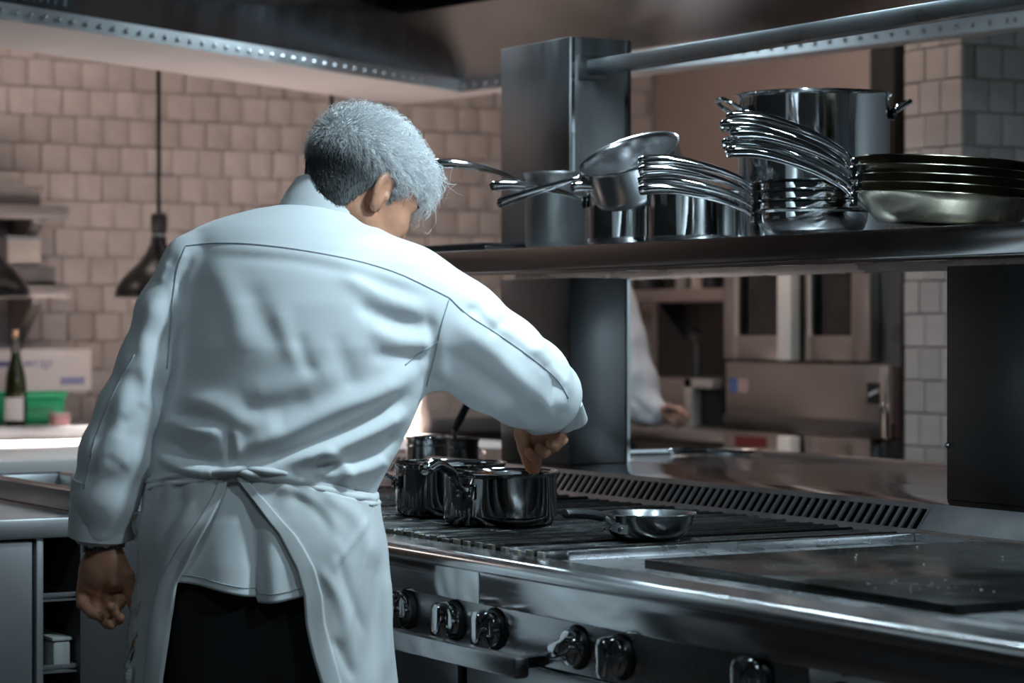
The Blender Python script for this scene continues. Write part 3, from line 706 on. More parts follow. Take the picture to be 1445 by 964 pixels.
mb.box((x0, y0, ZT), (x1, y0+.004, ZT+.048), .0015); mb.box((x0, y1-.004, ZT), (x1, y1, ZT+.048), .0015)
mb.box((x0, y0, ZT), (x0+.004, y1, ZT+.048), .0015); mb.box((x1-.004, y0, ZT), (x1, y1, ZT+.048), .0015); mb.box((x0, y0, ZT), (x1, y1, ZT+.004))
mb.build('body', STEEL_SAT, gn)
MB().tube([(x0, y0, ZT+.048), (x1, y0, ZT+.048), (x1, y1, ZT+.048), (x0, y1, ZT+.048)], .005, 6, closed=True).build('rim', MIRROR, gn)

pj = on_z(590, 612, .908)
pt = thing('pitcher', 'blurred pale pitcher on the pass, seen under the cook\'s arm', 'pitcher', (pj.x, pj.y, .908))
PALE = mat('pale_ceramic', (.62, .50, .46), .4)
MB().lathe([(.0001, 0), (.040, 0), (.046, .02), (.044, .06), (.030, .105), (.032, .125), (.029, .125), (.027, .105), (.040, .06), (.0001, .01)], 28, (pj.x, pj.y, .908)).build('body', PALE, pt)
MB().tube(bez([(pj.x+.03, pj.y-.01, 1.022), (pj.x+.06, pj.y-.025, 1.010), (pj.x+.068, pj.y-.03, .975), (pj.x+.042, pj.y-.018, .95)], 5), .006, 8).build('handle', PALE, pt)
pq = at(716, 500, 6.28)
ps = thing('shallow_pan', 'shallow steel pan at the far end of the range beside the column', 'pan', (pq.x, pq.y, ZT))
MB().lathe(fry_prof(.095, .05), 48, (pq.x, pq.y, ZT)).build('body', MIRROR, ps)
MB().tube(bez([(pq.x-.09, pq.y, ZT+.045), (pq.x-.14, pq.y, ZT+.06), (pq.x-.22, pq.y, ZT+.065)], 5), [(.008, .004)]*11, 8).build('handle', MIRROR, ps)
# stacked convection ovens against the side wall
OX0, OX1, OY = on_y(1024, 500, 5.1).x, on_y(1261, 500, 5.1).x, 5.1
ov = thing('convection_oven', 'stacked double-door convection ovens behind the range', 'oven', ((OX0+OX1)/2, 5.4, 0))
OST = mat('oven_steel', (.44, .40, .38), .36, 1, bump=.03, bscale=60, bstretch=(1, 14, 14), rvar=.05)
def oz(py_): return on_y(1140, py_, OY).z
MB().box((OX0, OY+.03, .10), (OX1, 5.74, 1.80), .005).build('housing', DARKSTEEL, ov)
for x in (OX0+.06, OX1-.06):
    for y in (OY+.1, 5.66): MB().tube([(x, y, 0), (x, y, .10)], .025, 12).build('leg', CHROME, ov)
MB().box((OX0, OY, oz(611)), (OX1, OY+.03, oz(513)), .004).build('control_panel', OST, ov)
MB().box((OX0, OY-.012, oz(611)-.004), (OX1, OY+.004, oz(590)), .003).build('panel_lip', DARKSTEEL, ov)
MB().box((OX1-.045, OY-.02, oz(611)), (OX1, OY+.01, oz(513)), .003).build('corner_post', CHROME, ov)
def ox(px): return on_y(px, 450, OY).x
def odoor(pl, pr, wl, wr, z0, z1, wz0):
    x0, x1 = ox(pl), ox(pr); a0, a1 = ox(wl), ox(wr); d = MB()
    d.box((x0, OY-.015, z0), (a0, OY+.025, z1), .003); d.box((a1, OY-.015, z0), (x1, OY+.025, z1), .003)
    d.box((a0, OY-.015, z0), (a1, OY+.025, wz0), .003); d.box((a0, OY-.015, z1-.06), (a1, OY+.025, z1), .003)
    dd = d.build('door', OST, ov)
    MB().box((a0, OY+.008, wz0), (a1, OY+.014, z1-.06)).build('window_glass', mat('oven_glass', (.004, .0045, .005), .05), dd, 0)
    MB().box((a0-.006, OY-.018, wz0), (a0+.012, OY-.008, z1-.06), .002).build('window_trim', mat('trim_bare', (.75, .68, .63), .35, .6), dd)
odoor(1026, 1114, 1044, 1102, oz(508), 1.72, oz(474))
odoor(1140, 1232, 1147, 1206, oz(508), 1.72, oz(474))
odoor(1026, 1114, 1044, 1102, .26, oz(614), .33)
odoor(1140, 1232, 1147, 1206, .26, oz(614), .33)
MB().box((ox(1117), OY-.06, oz(509)), (ox(1136), OY-.02, 1.70), .004).build('door_handle', mat('handle_bare', (.95, .84, .76), .5), ov)  # pale colour stands in for light caught on the strip between the doors
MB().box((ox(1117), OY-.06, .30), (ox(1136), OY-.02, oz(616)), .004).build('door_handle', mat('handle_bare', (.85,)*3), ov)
for zz in (1.2, 1.65): MB().box((ox(1122), OY-.02, zz), (ox(1131), OY, zz+.02)).build('handle_mount', DARKSTEEL, ov)
lg = MB().box((ox(1224), OY-.003, oz(566)), (ox(1243), OY+.002, oz(537)), .001).build('maker_plate', BLACK, ov)
for k in range(3):
    c = Vector((ox(1229+k*4.5), OY-.0035, oz(553-k*2.2))); MB().obox(c, (1, 0, .35), (0, 1, 0), (-.3, 0, 1), .009, .0006, .005).build('logo_stroke', mat('logo_white', (.6, .6, .58), .5), lg, 0)
MB().box((ox(1030), OY-.002, oz(558)), (ox(1041.5), OY+.001, oz(536))).build('blue_sticker', mat('sticker_blue', (.10, .17, .42), .6), ov, 0)
MB().box((ox(1041.5), OY-.002, oz(557)), (ox(1056), OY+.001, oz(537))).build('pale_sticker', mat('sticker_pink', (.52, .38, .36), .6), ov, 0)
MB().box((ox(1043), OY-.018, oz(636)), (ox(1087), OY-.014, oz(621))).build('red_sign', mat('red_sign', (.20, .03, .03), .6), ov, 0)
# black flue and gas line between oven and pillar
x0, x1 = on_y(1227, 300, 5.5).x, on_y(1262, 300, 5.5).x
fu = thing('oven_flue', 'tall black flue rising above the ovens', 'flue', ((x0+x1)/2, 5.6, 1.80))
MB().box((x0, 5.5, 1.802), (x1, 5.74, CEIL), .004).build('duct', VOID, fu)
MB().box((x0-.01, 5.49, 1.802), (x1+.01, 5.745, 1.84), .003).build('collar', DARKSTEEL, fu)
gx = OX1 + .045
gpipe = thing('gas_pipe', 'dark pipe with small valve between ovens and tiled pillar', 'pipe', (gx, 5.25, 0))
MB().tube([(gx, 5.25, 0), (gx, 5.25, 2.1), (gx, 5.4, 2.2), (gx, 5.7, 2.2)], .028, 12).build('pipe', VOID, gpipe)
MB().box((gx-.02, 5.20, on_y(1265, 420, 5.2).z), (gx+.02, 5.23, on_y(1265, 412, 5.2).z)).build('valve', mat('valve_pale', (.5, .5, .5), .4), gpipe)
rp = on_y(1273, 653, 5.22)
MB().lathe([(.008, 0), (.006, .006), (.0001, .008)], 12, (gx, 5.224, rp.z), Matrix.Rotation(math.radians(90), 3, 'X')).build('pilot_light', mat('pilot_red', (.6, .02, .02), .4, emit=(1, .05, .05), estr=3), gpipe)

# dim prep area left of the ovens
YW = 5.75
def wx(px, y): return on_y(px, 450, y).x
pc_ = thing('prep_counter', 'dim steel prep counter left of the ovens', 'counter', (wx(950, 5.3), 5.45, 0))
MB().box((-8.80, 5.15, .10), (OX0-.02, 5.74, .86), .004).build('cabinet_body', mat('counter_dark', (.05,)*3), pc_)
MB().box((-8.80, 5.12, .862), (OX0-.02, 5.74, .90), .004).build('worktop', STEEL_SAT, pc_)
MB().box((-8.75, 5.2, 0), (OX0-.06, 5.7, .10)).build('plinth', VOID, pc_)
MB().box((-8.80, 5.735, .90), (OX0-.02, 5.748, 1.62)).build('backsplash', mat('backsplash_dark', (.035, .030, .027), .4), pc_)  # added dark panel: the wall's dimness here is put into its colour
x0, x1 = wx(892, 5.3), wx(1003, 5.3); zt = on_y(940, 533, 5.3).z
mw = thing('countertop_warmer', 'steel box warmer with a dark open front on the prep counter', 'appliance', ((x0+x1)/2, 5.45, .90))
xm = wx(968, 5.3)
MB().box((x0, 5.30, .902), (xm, 5.72, zt), .006).build('housing', OST, mw)
MB().box((xm, 5.34, .902), (x1, 5.72, zt-.03), .003).build('cavity', VOID, mw)
fr = MB(); fr.box((xm, 5.29, .902), (xm+.05, 5.335, zt), .003); fr.box((xm, 5.29, zt-.035), (x1+.02, 5.335, zt), .003)
fr.build('front_frame', mat('frame_steel', (.6, .57, .56), .4, .7), mw)
x0, x1 = wx(880, 5.5), wx(1020, 5.5)
ws = thing('wall_shelf', 'brown shelf on the dim wall left of the ovens', 'shelf', ((x0+x1)/2, 5.62, 1.35))
zs = on_y(950, 408, 5.5).z
MB().box((x0, 5.50, zs-.05), (x1, 5.733, zs), .004).build('board', mat('shelf_brown', (.22, .17, .15), .6), ws)
for x in (x0+.08, x1-.08): MB().prism([(5.733, zs-.05), (5.60, zs-.05), (5.733, zs-.2)], 'x', x-.01, x+.01).build('bracket', DARKSTEEL, ws, 0)
for k, (px, w_, h_, m, lb) in enumerate(((915, .13, .10, BLACK, 'dark canister on the dim shelf, leftmost'), (962, .05, .10, mat('jar_grey', (.25, .22, .2), .4), 'slim grey jar on the dim shelf'), (985, .06, .09, mat('jar_cream', (.42, .34, .27), .5), 'cream jar on the dim shelf'), (1005, .08, .11, BLACK, 'black canister on the dim shelf beside the ovens'))):
    c = on_y(px, 400, 5.6); j = thing('jar', lb, 'jar', (c.x, c.y, zs))
    MB().lathe([(.0001, 0), (w_/2, 0), (w_/2, h_*.8), (w_*.42, h_*.86), (.0001, h_*.86)], 20, (c.x, c.y, zs)).build('body', m, j)
    MB().lathe([(w_*.44, h_*.86), (w_*.44, h_), (.0001, h_)], 20, (c.x, c.y, zs)).build('lid', m, j)
fc = on_y(945, 500, 5.55)
fa = thing('faucet', 'dark gooseneck faucet against the dim wall', 'faucet', (fc.x, 5.68, .90))
zf = on_y(970, 465, 5.5).z
MB().tube(bez([(fc.x, 5.68, .90), (fc.x, 5.68, zf-.08), (fc.x+.03, 5.64, zf-.01), (fc.x+.10, 5.6, zf), (fc.x+.18, 5.55, zf-.02)], 6), .012, 10).build('spout', DARKSTEEL, fa)
MB().tube([(fc.x+.16, 5.565, zf-.01), (fc.x+.20, 5.535, zf-.03)], .02, 10).build('spray_head', BLACK, fa)
# ================================================================== PEOPLE
# coordinates of a figure: (X to the right, D away, Z up) seen from the camera spot, turned to world at the end
def to_world(P):
    P = np.asarray(P, float)
    return np.stack([P[:, 0]*RT.x + P[:, 1]*FW.x, P[:, 0]*RT.y + P[:, 1]*FW.y, P[:, 2]], 1)
TC = 4.2
def C(px, py, d=0.0, t0=None):
    t = (TC if t0 is None else t0) + d
    return np.array(((px-CX)*t/FPX, t, CAMZ + (HY-py)*t/FPX))
SP = TC/FPX       # metres per photograph pixel at the cook

def grid(lo, hi, h):
    ax = [np.arange(lo[i], hi[i]+h, h, dtype=np.float32) for i in range(3)]
    return np.meshgrid(*ax, indexing='ij'), np.array(lo, np.float32), h
def smin(a, b, k):
    hh = np.clip(.5 + .5*(b-a)/k, 0, 1); return b*(1-hh) + a*hh - k*hh*(1-hh)
def cone(G, a, b, ra, rb):
    X, Y, Z = G; a = np.asarray(a, np.float32); b = np.asarray(b, np.float32); ab = b-a; L = float(ab @ ab) + 1e-9
    t = np.clip(((X-a[0])*ab[0] + (Y-a[1])*ab[1] + (Z-a[2])*ab[2])/L, 0, 1)
    return np.sqrt((X-a[0]-t*ab[0])**2 + (Y-a[1]-t*ab[1])**2 + (Z-a[2]-t*ab[2])**2) - (ra + t*(rb-ra))
def ell(G, c, r, M=None):
    X, Y, Z = G; x, y, z = X-c[0], Y-c[1], Z-c[2]
    if M is not None:
        x, y, z = (M[0][0]*x+M[0][1]*y+M[0][2]*z, M[1][0]*x+M[1][1]*y+M[1][2]*z, M[2][0]*x+M[2][1]*y+M[2][2]*z)
    q = np.sqrt((x/r[0])**2 + (y/r[1])**2 + (z/r[2])**2); return (q-1)*min(r)
def loft(G, rows):
    """rows: (z, cx, cd, a, b) ascending z; ellipse stack"""
    X, Y, Z = G; rows = sorted(rows); zs = np.array([r[0] for r in rows])
    zz = Z[0, 0, :]
    def itp(k):
        v = np.array([r[k] for r in rows]); return np.interp(zz, zs, v).astype(np.float32)[None, None, :]
    cx, cd, a, b = itp(1), itp(2), itp(3), itp(4)
    q = np.sqrt(((X-cx)/a)**2 + ((Y-cd)/b)**2)
    d = (q-1)*np.minimum(a, b)
    return np.maximum(np.maximum(d, zs[0]-Z), Z-zs[-1])
def nets(F, lo, h):
    nx, ny, nz = F.shape; S = F < 0
    c = [S[i:nx-1+i, j:ny-1+j, k:nz-1+k] for i in (0, 1) for j in (0, 1) for k in (0, 1)]
    cnt = sum(a.astype(np.int8) for a in c); act = (cnt > 0) & (cnt < 8)
    idx = -np.ones(act.shape, np.int64); I, J, K = np.nonzero(act); idx[I, J, K] = np.arange(len(I))
    acc = np.zeros((len(I), 3)); num = np.zeros(len(I))
    cs = [(i, j, k) for i in (0, 1) for j in (0, 1) for k in (0, 1)]
    for p in range(8):
        for q in range(p+1, 8):
            a, b = cs[p], cs[q]
            if sum(abs(a[m]-b[m]) for m in range(3)) != 1: continue
            fa = F[I+a[0], J+a[1], K+a[2]]; fb = F[I+b[0], J+b[1], K+b[2]]; m = (fa < 0) != (fb < 0)
            t = np.where(m, fa/(fa-fb+1e-12), 0)
            pt = np.stack([a[r] + t*(b[r]-a[r]) for r in range(3)], 1); acc[m] += pt[m]; num[m] += 1
    V = (np.stack([I, J, K], 1) + acc/num[:, None])*h + lo
    faces = []
    for ax in range(3):
        sl = [slice(None)]*3; sl2 = [slice(None)]*3; sl[ax] = slice(0, -1); sl2[ax] = slice(1, None)
        A, B = S[tuple(sl)], S[tuple(sl2)]; o = [(ax+1) % 3, (ax+2) % 3]
        E = np.nonzero(A != B); E = np.stack(E, 1)
        ok = (E[:, o[0]] > 0) & (E[:, o[1]] > 0) & (E[:, o[0]] < F.shape[o[0]]-1) & (E[:, o[1]] < F.shape[o[1]]-1); E = E[ok]
        ins = A[E[:, 0], E[:, 1], E[:, 2]]
        def cell(d0, d1):
            e = E.copy(); e[:, o[0]] -= d0; e[:, o[1]] -= d1; return idx[e[:, 0], e[:, 1], e[:, 2]]
        q = np.stack([cell(1, 1), cell(0, 1), cell(0, 0), cell(1, 0)], 1)
        q[~ins] = q[~ins][:, ::-1]; faces.append(q)
    Fc = np.concatenate(faces); return V, Fc[(Fc >= 0).all(1)]
def normals(V, Fc):
    n = np.cross(V[Fc[:, 2]]-V[Fc[:, 0]], V[Fc[:, 3]]-V[Fc[:, 1]]); N = np.zeros_like(V)
    for k in range(4): np.add.at(N, Fc[:, k], n)
    return N/(np.linalg.norm(N, axis=1, keepdims=True)+1e-12)
def relax(V, Fc, it=2, lam=.5):
    a = np.concatenate([Fc[:, [0, 1]], Fc[:, [1, 2]], Fc[:, [2, 3]], Fc[:, [3, 0]]])
    a = np.concatenate([a, a[:, ::-1]])
    for _ in range(it):
        s = np.zeros_like(V); c = np.zeros(len(V)); np.add.at(s, a[:, 0], V[a[:, 1]]); np.add.at(c, a[:, 0], 1)
        V = V + lam*(s/np.maximum(c, 1)[:, None]-V)
    return V
def mesh_np(name, V, Fc, m, parent, smooth=180):
    me = bpy.data.meshes.new(name); me.from_pydata(to_world(V).tolist(), [], Fc.tolist()); me.shade_smooth()
    if smooth < 180: me.set_sharp_from_angle(angle=math.radians(smooth))
    me.materials.append(m); return link(name, me, parent)
def px_of(V): return CX + V[:, 0]/V[:, 1]*FPX, HY - (V[:, 2]-CAMZ)/V[:, 1]*FPX
def dist_poly(x, y, pts):
    d = np.full(x.shape, 1e9); tt = np.zeros(x.shape); L = 0; n = len(pts)-1
    for i in range(n):
        a, b = np.array(pts[i], float), np.array(pts[i+1], float); ab = b-a
        t = np.clip(((x-a[0])*ab[0]+(y-a[1])*ab[1])/(ab@ab+1e-9), 0, 1)
        e = np.hypot(x-a[0]-t*ab[0], y-a[1]-t*ab[1]); m = e < d; d[m] = e[m]; tt[m] = (i+t[m])/n
    return d, tt
def fold(V, Fc, strokes):
    N = normals(V, Fc); x, y = px_of(V); face = np.clip(-N[:, 1]*3+.4, 0, 1); D = np.zeros(len(V))
    for (pts, amp, wd) in strokes:
        d, t = dist_poly(x, y, [tuple(p) for p in bez([(*p, 0) for p in pts], 5) for p in [p[:2]]])
        D += amp*.001*np.exp(-(d/wd)**2)*np.clip(np.minimum(t, 1-t)*5+.15, 0, 1)
    return V + N*(D*face)[:, None]

JACKET = mat('white_twill', (.74, .76, .77), .72, bump=.15, bscale=900, var=.02, vscale=8, sheen=.15)
APRON = mat('white_apron_cotton', (.66, .67, .67), .8, bump=.2, bscale=700, var=.03, vscale=10, sheen=.1)
SEAM = mat('seam_thread', (.36, .40, .43), .8)
TROUSER = mat('black_trousers', (.007, .007, .008), .8)
SKIN = mat('skin', (.52, .25, .155), .5, sss=.12, bump=.15, bscale=260, var=.08, vscale=40)

cook = thing('person', 'grey-haired cook in white jacket and apron, back turned, stirring a saucepan', 'person', tuple(to_world([C(390, 457, 0)])[0][:2]) + (0,))

# ---------------- jacket (one cloth surface: torso and both sleeves)
def row(py, l, r, b, d):
    t = TC + d; return (CAMZ + (HY-py)*t/FPX, ((l+r)/2-CX)*t/FPX, t, (r-l)/2*t/FPX, b)
tor = [row(286, 415, 486, .050, .050), row(294, 366, 504, .070, .042), row(301, 336, 512, .080, .039), row(311, 302, 524, .088, .036), row(322, 276, 536, .095, .032), row(335, 262, 556, .101, .028), row(350, 257, 582, .108, .024), row(372, 255, 606, .114, .018), row(395, 254, 617, .119, .013), row(430, 249, 622, .126, .008), row(490, 242, 616, .130, .0),
       row(550, 232, 600, .128, .0), row(600, 224, 580, .126, .0), row(640, 216, 560, .130, .0), row(665, 212, 546, .134, .0), row(690, 211, 533, .134, .0), row(720, 212, 524, .128, .0)]
G, lo, h = grid((C(85, 500)[0], TC-.22, C(500, 792)[2]), (C(845, 500, .4)[0], TC+.56, C(500, 250)[2]), .0050)
S = loft(G, tor)
def sag(px): return np.interp(px, [205, 250, 345, 440, 535], [20, 10, 0, 15, 44])
X, Y, Z = G; cutz = CAMZ + (HY-(672+sag(CX + X/TC*FPX)))*SP - np.clip(Y-TC, 0, 1)*.05
S = -smin(-S, -(cutz-Z).astype(np.float32), .022)
lsl = [((268, 372), .0, 40), ((232, 440), -.01, 38), ((208, 510), -.02, 38), ((182, 580), -.03, 43), ((163, 640), -.035, 48), ((149, 700), -.03, 45), ((143, 742), -.02, 42)]
L = None
for (p, d, r), (p2, d2, r2) in zip(lsl[:-1], lsl[1:]):
    c = cone(G, C(*p, d), C(*p2, d2), r*SP, r2*SP); L = c if L is None else smin(L, c, .02)
rsl = [((578, 425), .02, 70), ((640, 468), .05, 74), ((700, 512), .10, 70), ((742, 540), .17, 64), ((768, 557), .24, 52), ((773, 566), .34, 42), ((771, 576), .44, 34)]
R_ = None
for (p, d, r), (p2, d2, r2) in zip(rsl[:-1], rsl[1:]):
    c = cone(G, C(*p, d), C(*p2, d2), r*SP, r2*SP); R_ = c if R_ is None else smin(R_, c, .025)
F = smin(smin(S, L, .018), R_, .05)
# hollow sleeve ends
a, b = C(149, 700, -.03), C(142, 785, -.01); F = np.maximum(F, -cone(G, a, b, .028, .040))
a, b = C(772, 572, .38), C(768, 594, .50); F = np.maximum(F, -cone(G, a, b, .020, .036))
X, Y, Z = G; F = np.maximum(F, C(0, 772, 0)[2]-Z)
JV, JF = nets(F, lo, h); del F, S, L, R_, c
JV = relax(JV, JF, 2, .5)
strokes = [
 # yoke and upper back
 ([(300, 350), (420, 358), (520, 380), (610, 412)], 2.0, 7), ([(300, 362), (420, 370), (520, 394), (605, 424)], -2.0, 8),
 ([(480, 385), (540, 420), (600, 440)], 5, 12), ([(500, 425), (550, 452), (612, 462)], -7, 12), ([(520, 465), (565, 482), (612, 486)], 6, 12), ([(520, 500), (570, 505), (610, 500)], -5, 12),
 ([(300, 370), (330, 430), (345, 500)], 4, 20), ([(350, 400), (370, 450), (400, 500)], -3.5, 18), ([(390, 430), (405, 480), (430, 520)], 3, 14), ([(420, 470), (430, 510), (445, 530)], -4, 11), ([(470, 470), (490, 520), (500, 550)], -3, 14),
 # big diagonal drapes up from the cinched waist to the right armpit
 ([(330, 640), (390, 618), (470, 578), (530, 555), (590, 520)], 13, 15), ([(338, 655), (420, 632), (500, 598), (570, 560)], -12, 10), ([(400, 655), (470, 632), (530, 604), (575, 578)], 13, 11),
 ([(420, 665), (490, 652), (540, 632), (565, 610)], -10, 9), ([(450, 635), (485, 655), (488, 680)], 8, 9), ([(480, 668), (520, 660), (545, 645)], 8, 9), ([(430, 668), (480, 690), (525, 700)], -6, 8),
 ([(240, 560), (300, 572), (360, 600), (400, 596)], 8, 18), ([(232, 590), (270, 606), (322, 616)], 11, 12), ([(228, 618), (262, 640), (316, 652)], -14, 10), ([(322, 610), (325, 652)], -4.5, 7), ([(332, 606), (337, 650)], 4, 8),
 ([(222, 640), (260, 662), (320, 668)], 9, 9), ([(340, 560), (420, 545), (480, 520)], 4, 20), ([(330, 585), (390, 575), (440, 560)], -3, 16), ([(240, 420), (250, 500), (236, 580)], -5, 9),
 # right sleeve
 ([(640, 400), (690, 452), (745, 492), (790, 520)], 5, 12), ([(652, 420), (700, 468), (760, 512), (802, 560)], -3.5, 6), ([(640, 452), (700, 500), (760, 560), (800, 590)], 6, 14), ([(625, 490), (690, 540), (750, 580), (790, 602)], -6, 13), ([(612, 520), (660, 552), (720, 580)], 6, 11),
 ([(606, 440), (612, 500), (600, 552)], -6, 8), ([(655, 440), (680, 436)], -4, 7), ([(690, 470), (712, 452)], -4, 7), ([(740, 500), (768, 488)], 4, 8), ([(790, 530), (780, 570), (796, 590)], -6, 8), ([(770, 520), (800, 545)], 4, 8), ([(700, 585), (735, 600)], -5, 7),
 # left sleeve
 ([(256, 380), (238, 440), (236, 520)], -7, 9), ([(222, 420), (204, 480), (206, 560)], 7, 11), ([(238, 460), (222, 520), (224, 575)], -8, 9), ([(192, 500), (176, 560), (160, 650)], 6, 13), ([(160, 560), (138, 620), (122, 690)], -4, 8),
 ([(205, 570), (190, 590), (168, 600)], -4, 9), ([(215, 590), (190, 640), (170, 660)], 3, 12), ([(180, 600), (150, 660)], -3, 12), ([(240, 370), (226, 400)], 4, 6), ([(262, 352), (248, 380), (240, 420)], 4, 6), ([(272, 360), (258, 392), (250, 430)], -4, 5)]
JV = fold(JV, JF, strokes); JV = relax(JV, JF, 1, .35)
jk = mesh_np('jacket', JV, JF, JACKET, cook)
JB = BVHTree.FromPolygons([Vector(p) for p in to_world(JV)], [tuple(f) for f in JF.tolist()])
def on_jacket(px, py, off=.0008, bvh=None):
    r = ray(px, py).normalized(); hloc, nn, _, _ = (bvh or JB).ray_cast(CAM, r)
    return None if hloc is None else hloc - r*off
def seam(pts, name='seam', rad=.0011, par=None, m=SEAM):
    P = [on_jacket(*p[:2]) for p in bez([(*p, 0) for p in pts], 10)]; P = [p for p in P if p is not None]
    good = [P[0]]
    for p in P[1:]:
        if (p-good[-1]).length < .05: good.append(p)
    if len(good) > 2: MB().tube(good, rad, 5).build(name, m, par or jk, 180)
seam([(262, 347), (300, 343), (350, 344), (420, 352), (500, 367), (560, 385), (610, 408), (634, 420)])
seam([(634, 420), (660, 444), (700, 470), (750, 505), (786, 536), (802, 562)])
seam([(634, 422), (624, 455), (614, 500), (602, 545)])
seam([(618, 483), (590, 500), (572, 515)])
seam([(262, 348), (250, 380), (244, 420), (240, 470), (236, 520)])
seam([(190, 500), (160, 555), (134, 620), (118, 690)])

# collar
col_v = []; col_f = []; n = 40
axm = nvec((.90, .05, -.43)); axd = nvec((-.14, .93, -.22)); axu = nvec(np.cross(axm, axd)); axu = axu if axu[2] > 0 else -axu
cc = C(459, 306, .045)
prof_c = [(-.045, 1.02), (-.012, 1.05), (.006, 1.04), (.024, 1.0), (.036, .965), (.038, .945), (.034, .93), (.014, .95), (-.010, 1.0)]
for (hh, sc) in prof_c:
    for i in range(n):
        a = 2*math.pi*i/n; back = max(0, -math.sin(a))
        col_v.append(cc + axm*math.cos(a)*.074*sc + axd*math.sin(a)*.068*sc + axu*(hh + .006*back*(1 if hh > .015 else 0)))
for k in range(len(prof_c)-1):
    for i in range(n): j = (i+1) % n; col_f.append((k*n+i, k*n+j, (k+1)*n+j, (k+1)*n+i))
mk('collar', to_world(col_v), col_f, JACKET, cook, 60)
# turned-back cuffs
def cuff(a, b, ra, rb, name, th=.004, open_dir=None, wob=.06, slit=None):
    a, b = np.array(a), np.array(b); t = nvec(b-a); s = nvec(np.cross(t, (0, .2, 1))) if abs(t[2]) < .9 else nvec(np.cross(t, (0, 1, 0))); u = np.cross(s, t)
    v = []; f = []; n = 36
    for (q, rr, off) in ((0, ra, 0), (.5, (ra+rb)/2*1.01, 0), (1, rb, 0), (1, rb-th, 0), (.5, (ra+rb)/2-th*1.2, 0), (0, ra-th, 0)):
        for i in range(n):
            an = 2*math.pi*i/n; r = rr*(1 + wob*math.sin(2*an+.7) + .02*math.sin(5*an)); v.append(a + (b-a)*q + s*r*math.cos(an) + u*r*math.sin(an))
    for k in range(6):
        for i in range(n): j = (i+1) % n; f.append((k*n+i, k*n+j, ((k+1) % 6)*n+j, ((k+1) % 6)*n+i))
    return mk(name, to_world(v), f, JACKET, cook, 60)
cuff(C(149, 676, -.03), C(142, 757, -.015), .0535, .0515, 'cuff')
cuff(C(774, 563, .345), C(770, 580, .455), .055, .050, 'cuff', wob=.10)
cuff(C(808, 572, .40), C(806, 596, .45), .014, .024, 'cuff_flap', wob=.3)

# ---------------- apron, tail, trousers
def lrow(py): # lower body outline: left px, right px, depth half, centre d
    R = [(655, 216, 534, .118), (690, 208, 529, .122), (730, 205, 533, .128), (790, 203, 540, .130), (860, 201, 546, .128), (964, 196, 552, .126), (1200, 190, 556, .126)]
    q = [r[0] for r in R]; return [np.interp(py, q, [r[k] for r in R]) for k in (1, 2, 3)]
def lower(px_off, th, py, extra=0.0):
    l, r, b = lrow(py); a = (r-l)/2*SP + extra; cx = ((l+r)/2-CX)*SP
    p = 2.35; s, c = math.sin(th), math.cos(th)
    k = (abs(s)**p + abs(c)**p)**(-1/p)
    return np.array((cx + a*k*s, TC - (b+extra)*k*c, CAMZ + (HY-py)*SP))
def th_of(px, py):
    l, r, b = lrow(py); q = (px-(l+r)/2)/((r-l)/2); lo_, hi_ = -1.57, 1.57
    for _ in range(40):
        m = (lo_+hi_)/2; s, c = math.sin(m), math.cos(m); k = (abs(s)**2.35+abs(c)**2.35)**(-1/2.35)
        if k*s < q: lo_ = m
        else: hi_ = m
    return (lo_+hi_)/2
def sheet(name, rows_py, thA, thB, ncol, ex, m, disp, th=.0022, par=None, strokes=None):
    v = []; nr = len(rows_py)
    for i, py_ in enumerate(rows_py):
        a, b = thA(py_), thB(py_)
        for j in range(ncol):
            q = j/(ncol-1); t_ = a + (b-a)*q; sg = float(sag(CX + lower(0, t_, py_)[0]/TC*FPX))*float(np.clip(1-(py_-664)/130, 0, 1)); v.append(lower(0, t_, py_+sg, ex(py_, q) + disp(t_, py_, q)))
    f = [(i*ncol+j, i*ncol+j+1, (i+1)*ncol+j+1, (i+1)*ncol+j) for i in range(nr-1) for j in range(ncol-1)]
    if strokes:
        fa = np.array(f); va = np.array(v)
        if normals(va, fa)[:, 1].sum() > 0 or True:
            Nn = normals(va, fa); cen = va.mean(0); 
            if ((va-cen)*Nn).sum() < 0: fa = fa[:, ::-1]
        v = list(fold(va, fa, strokes))
    o = mk(name, to_world(v), f, m, par or cook, 180)
    md = o.modifiers.new('thick', 'SOLIDIFY'); md.thickness = th; md.offset = 0
    return o
ap_strokes = [([(345, 672), (310, 730), (270, 800), (225, 880)], 4, 9), ([(320, 680), (280, 740), (240, 820)], -5, 9), ([(300, 684), (255, 745), (225, 830), (215, 930)], 5, 12), ([(270, 690), (235, 750), (212, 840)], -4, 9),
 ([(380, 684), (430, 700), (470, 740), (475, 800)], 5, 9), ([(400, 690), (450, 720), (490, 780)], -4, 10), ([(440, 690), (500, 730), (530, 800)], 5, 12), ([(465, 810), (500, 760), (520, 730)], 3, 4), ([(470, 760), (490, 830), (515, 900)], -3.5, 7),
 ([(450, 800), (480, 850), (500, 940)], 4, 8), ([(520, 760), (500, 850), (480, 920)], 3, 5), ([(535, 780), (530, 860), (520, 960)], -3, 10), ([(545, 800), (545, 960)], 4, 8), ([(470, 900), (500, 960)], -4, 7)]
redge = [(664, 343), (700, 372), (740, 402), (790, 425), (830, 436), (870, 440), (920, 450), (964, 460), (1180, 478)]
ledge = [(664, 336), (690, 328), (730, 310), (770, 288), (815, 262), (870, 250), (920, 244), (964, 238), (1180, 222)]
def ip(tab, y): return np.interp(y, [a for a, _ in tab], [b for _, b in tab])
rows_py = list(np.arange(664, 970, 5)) + list(np.arange(975, 1185, 15))
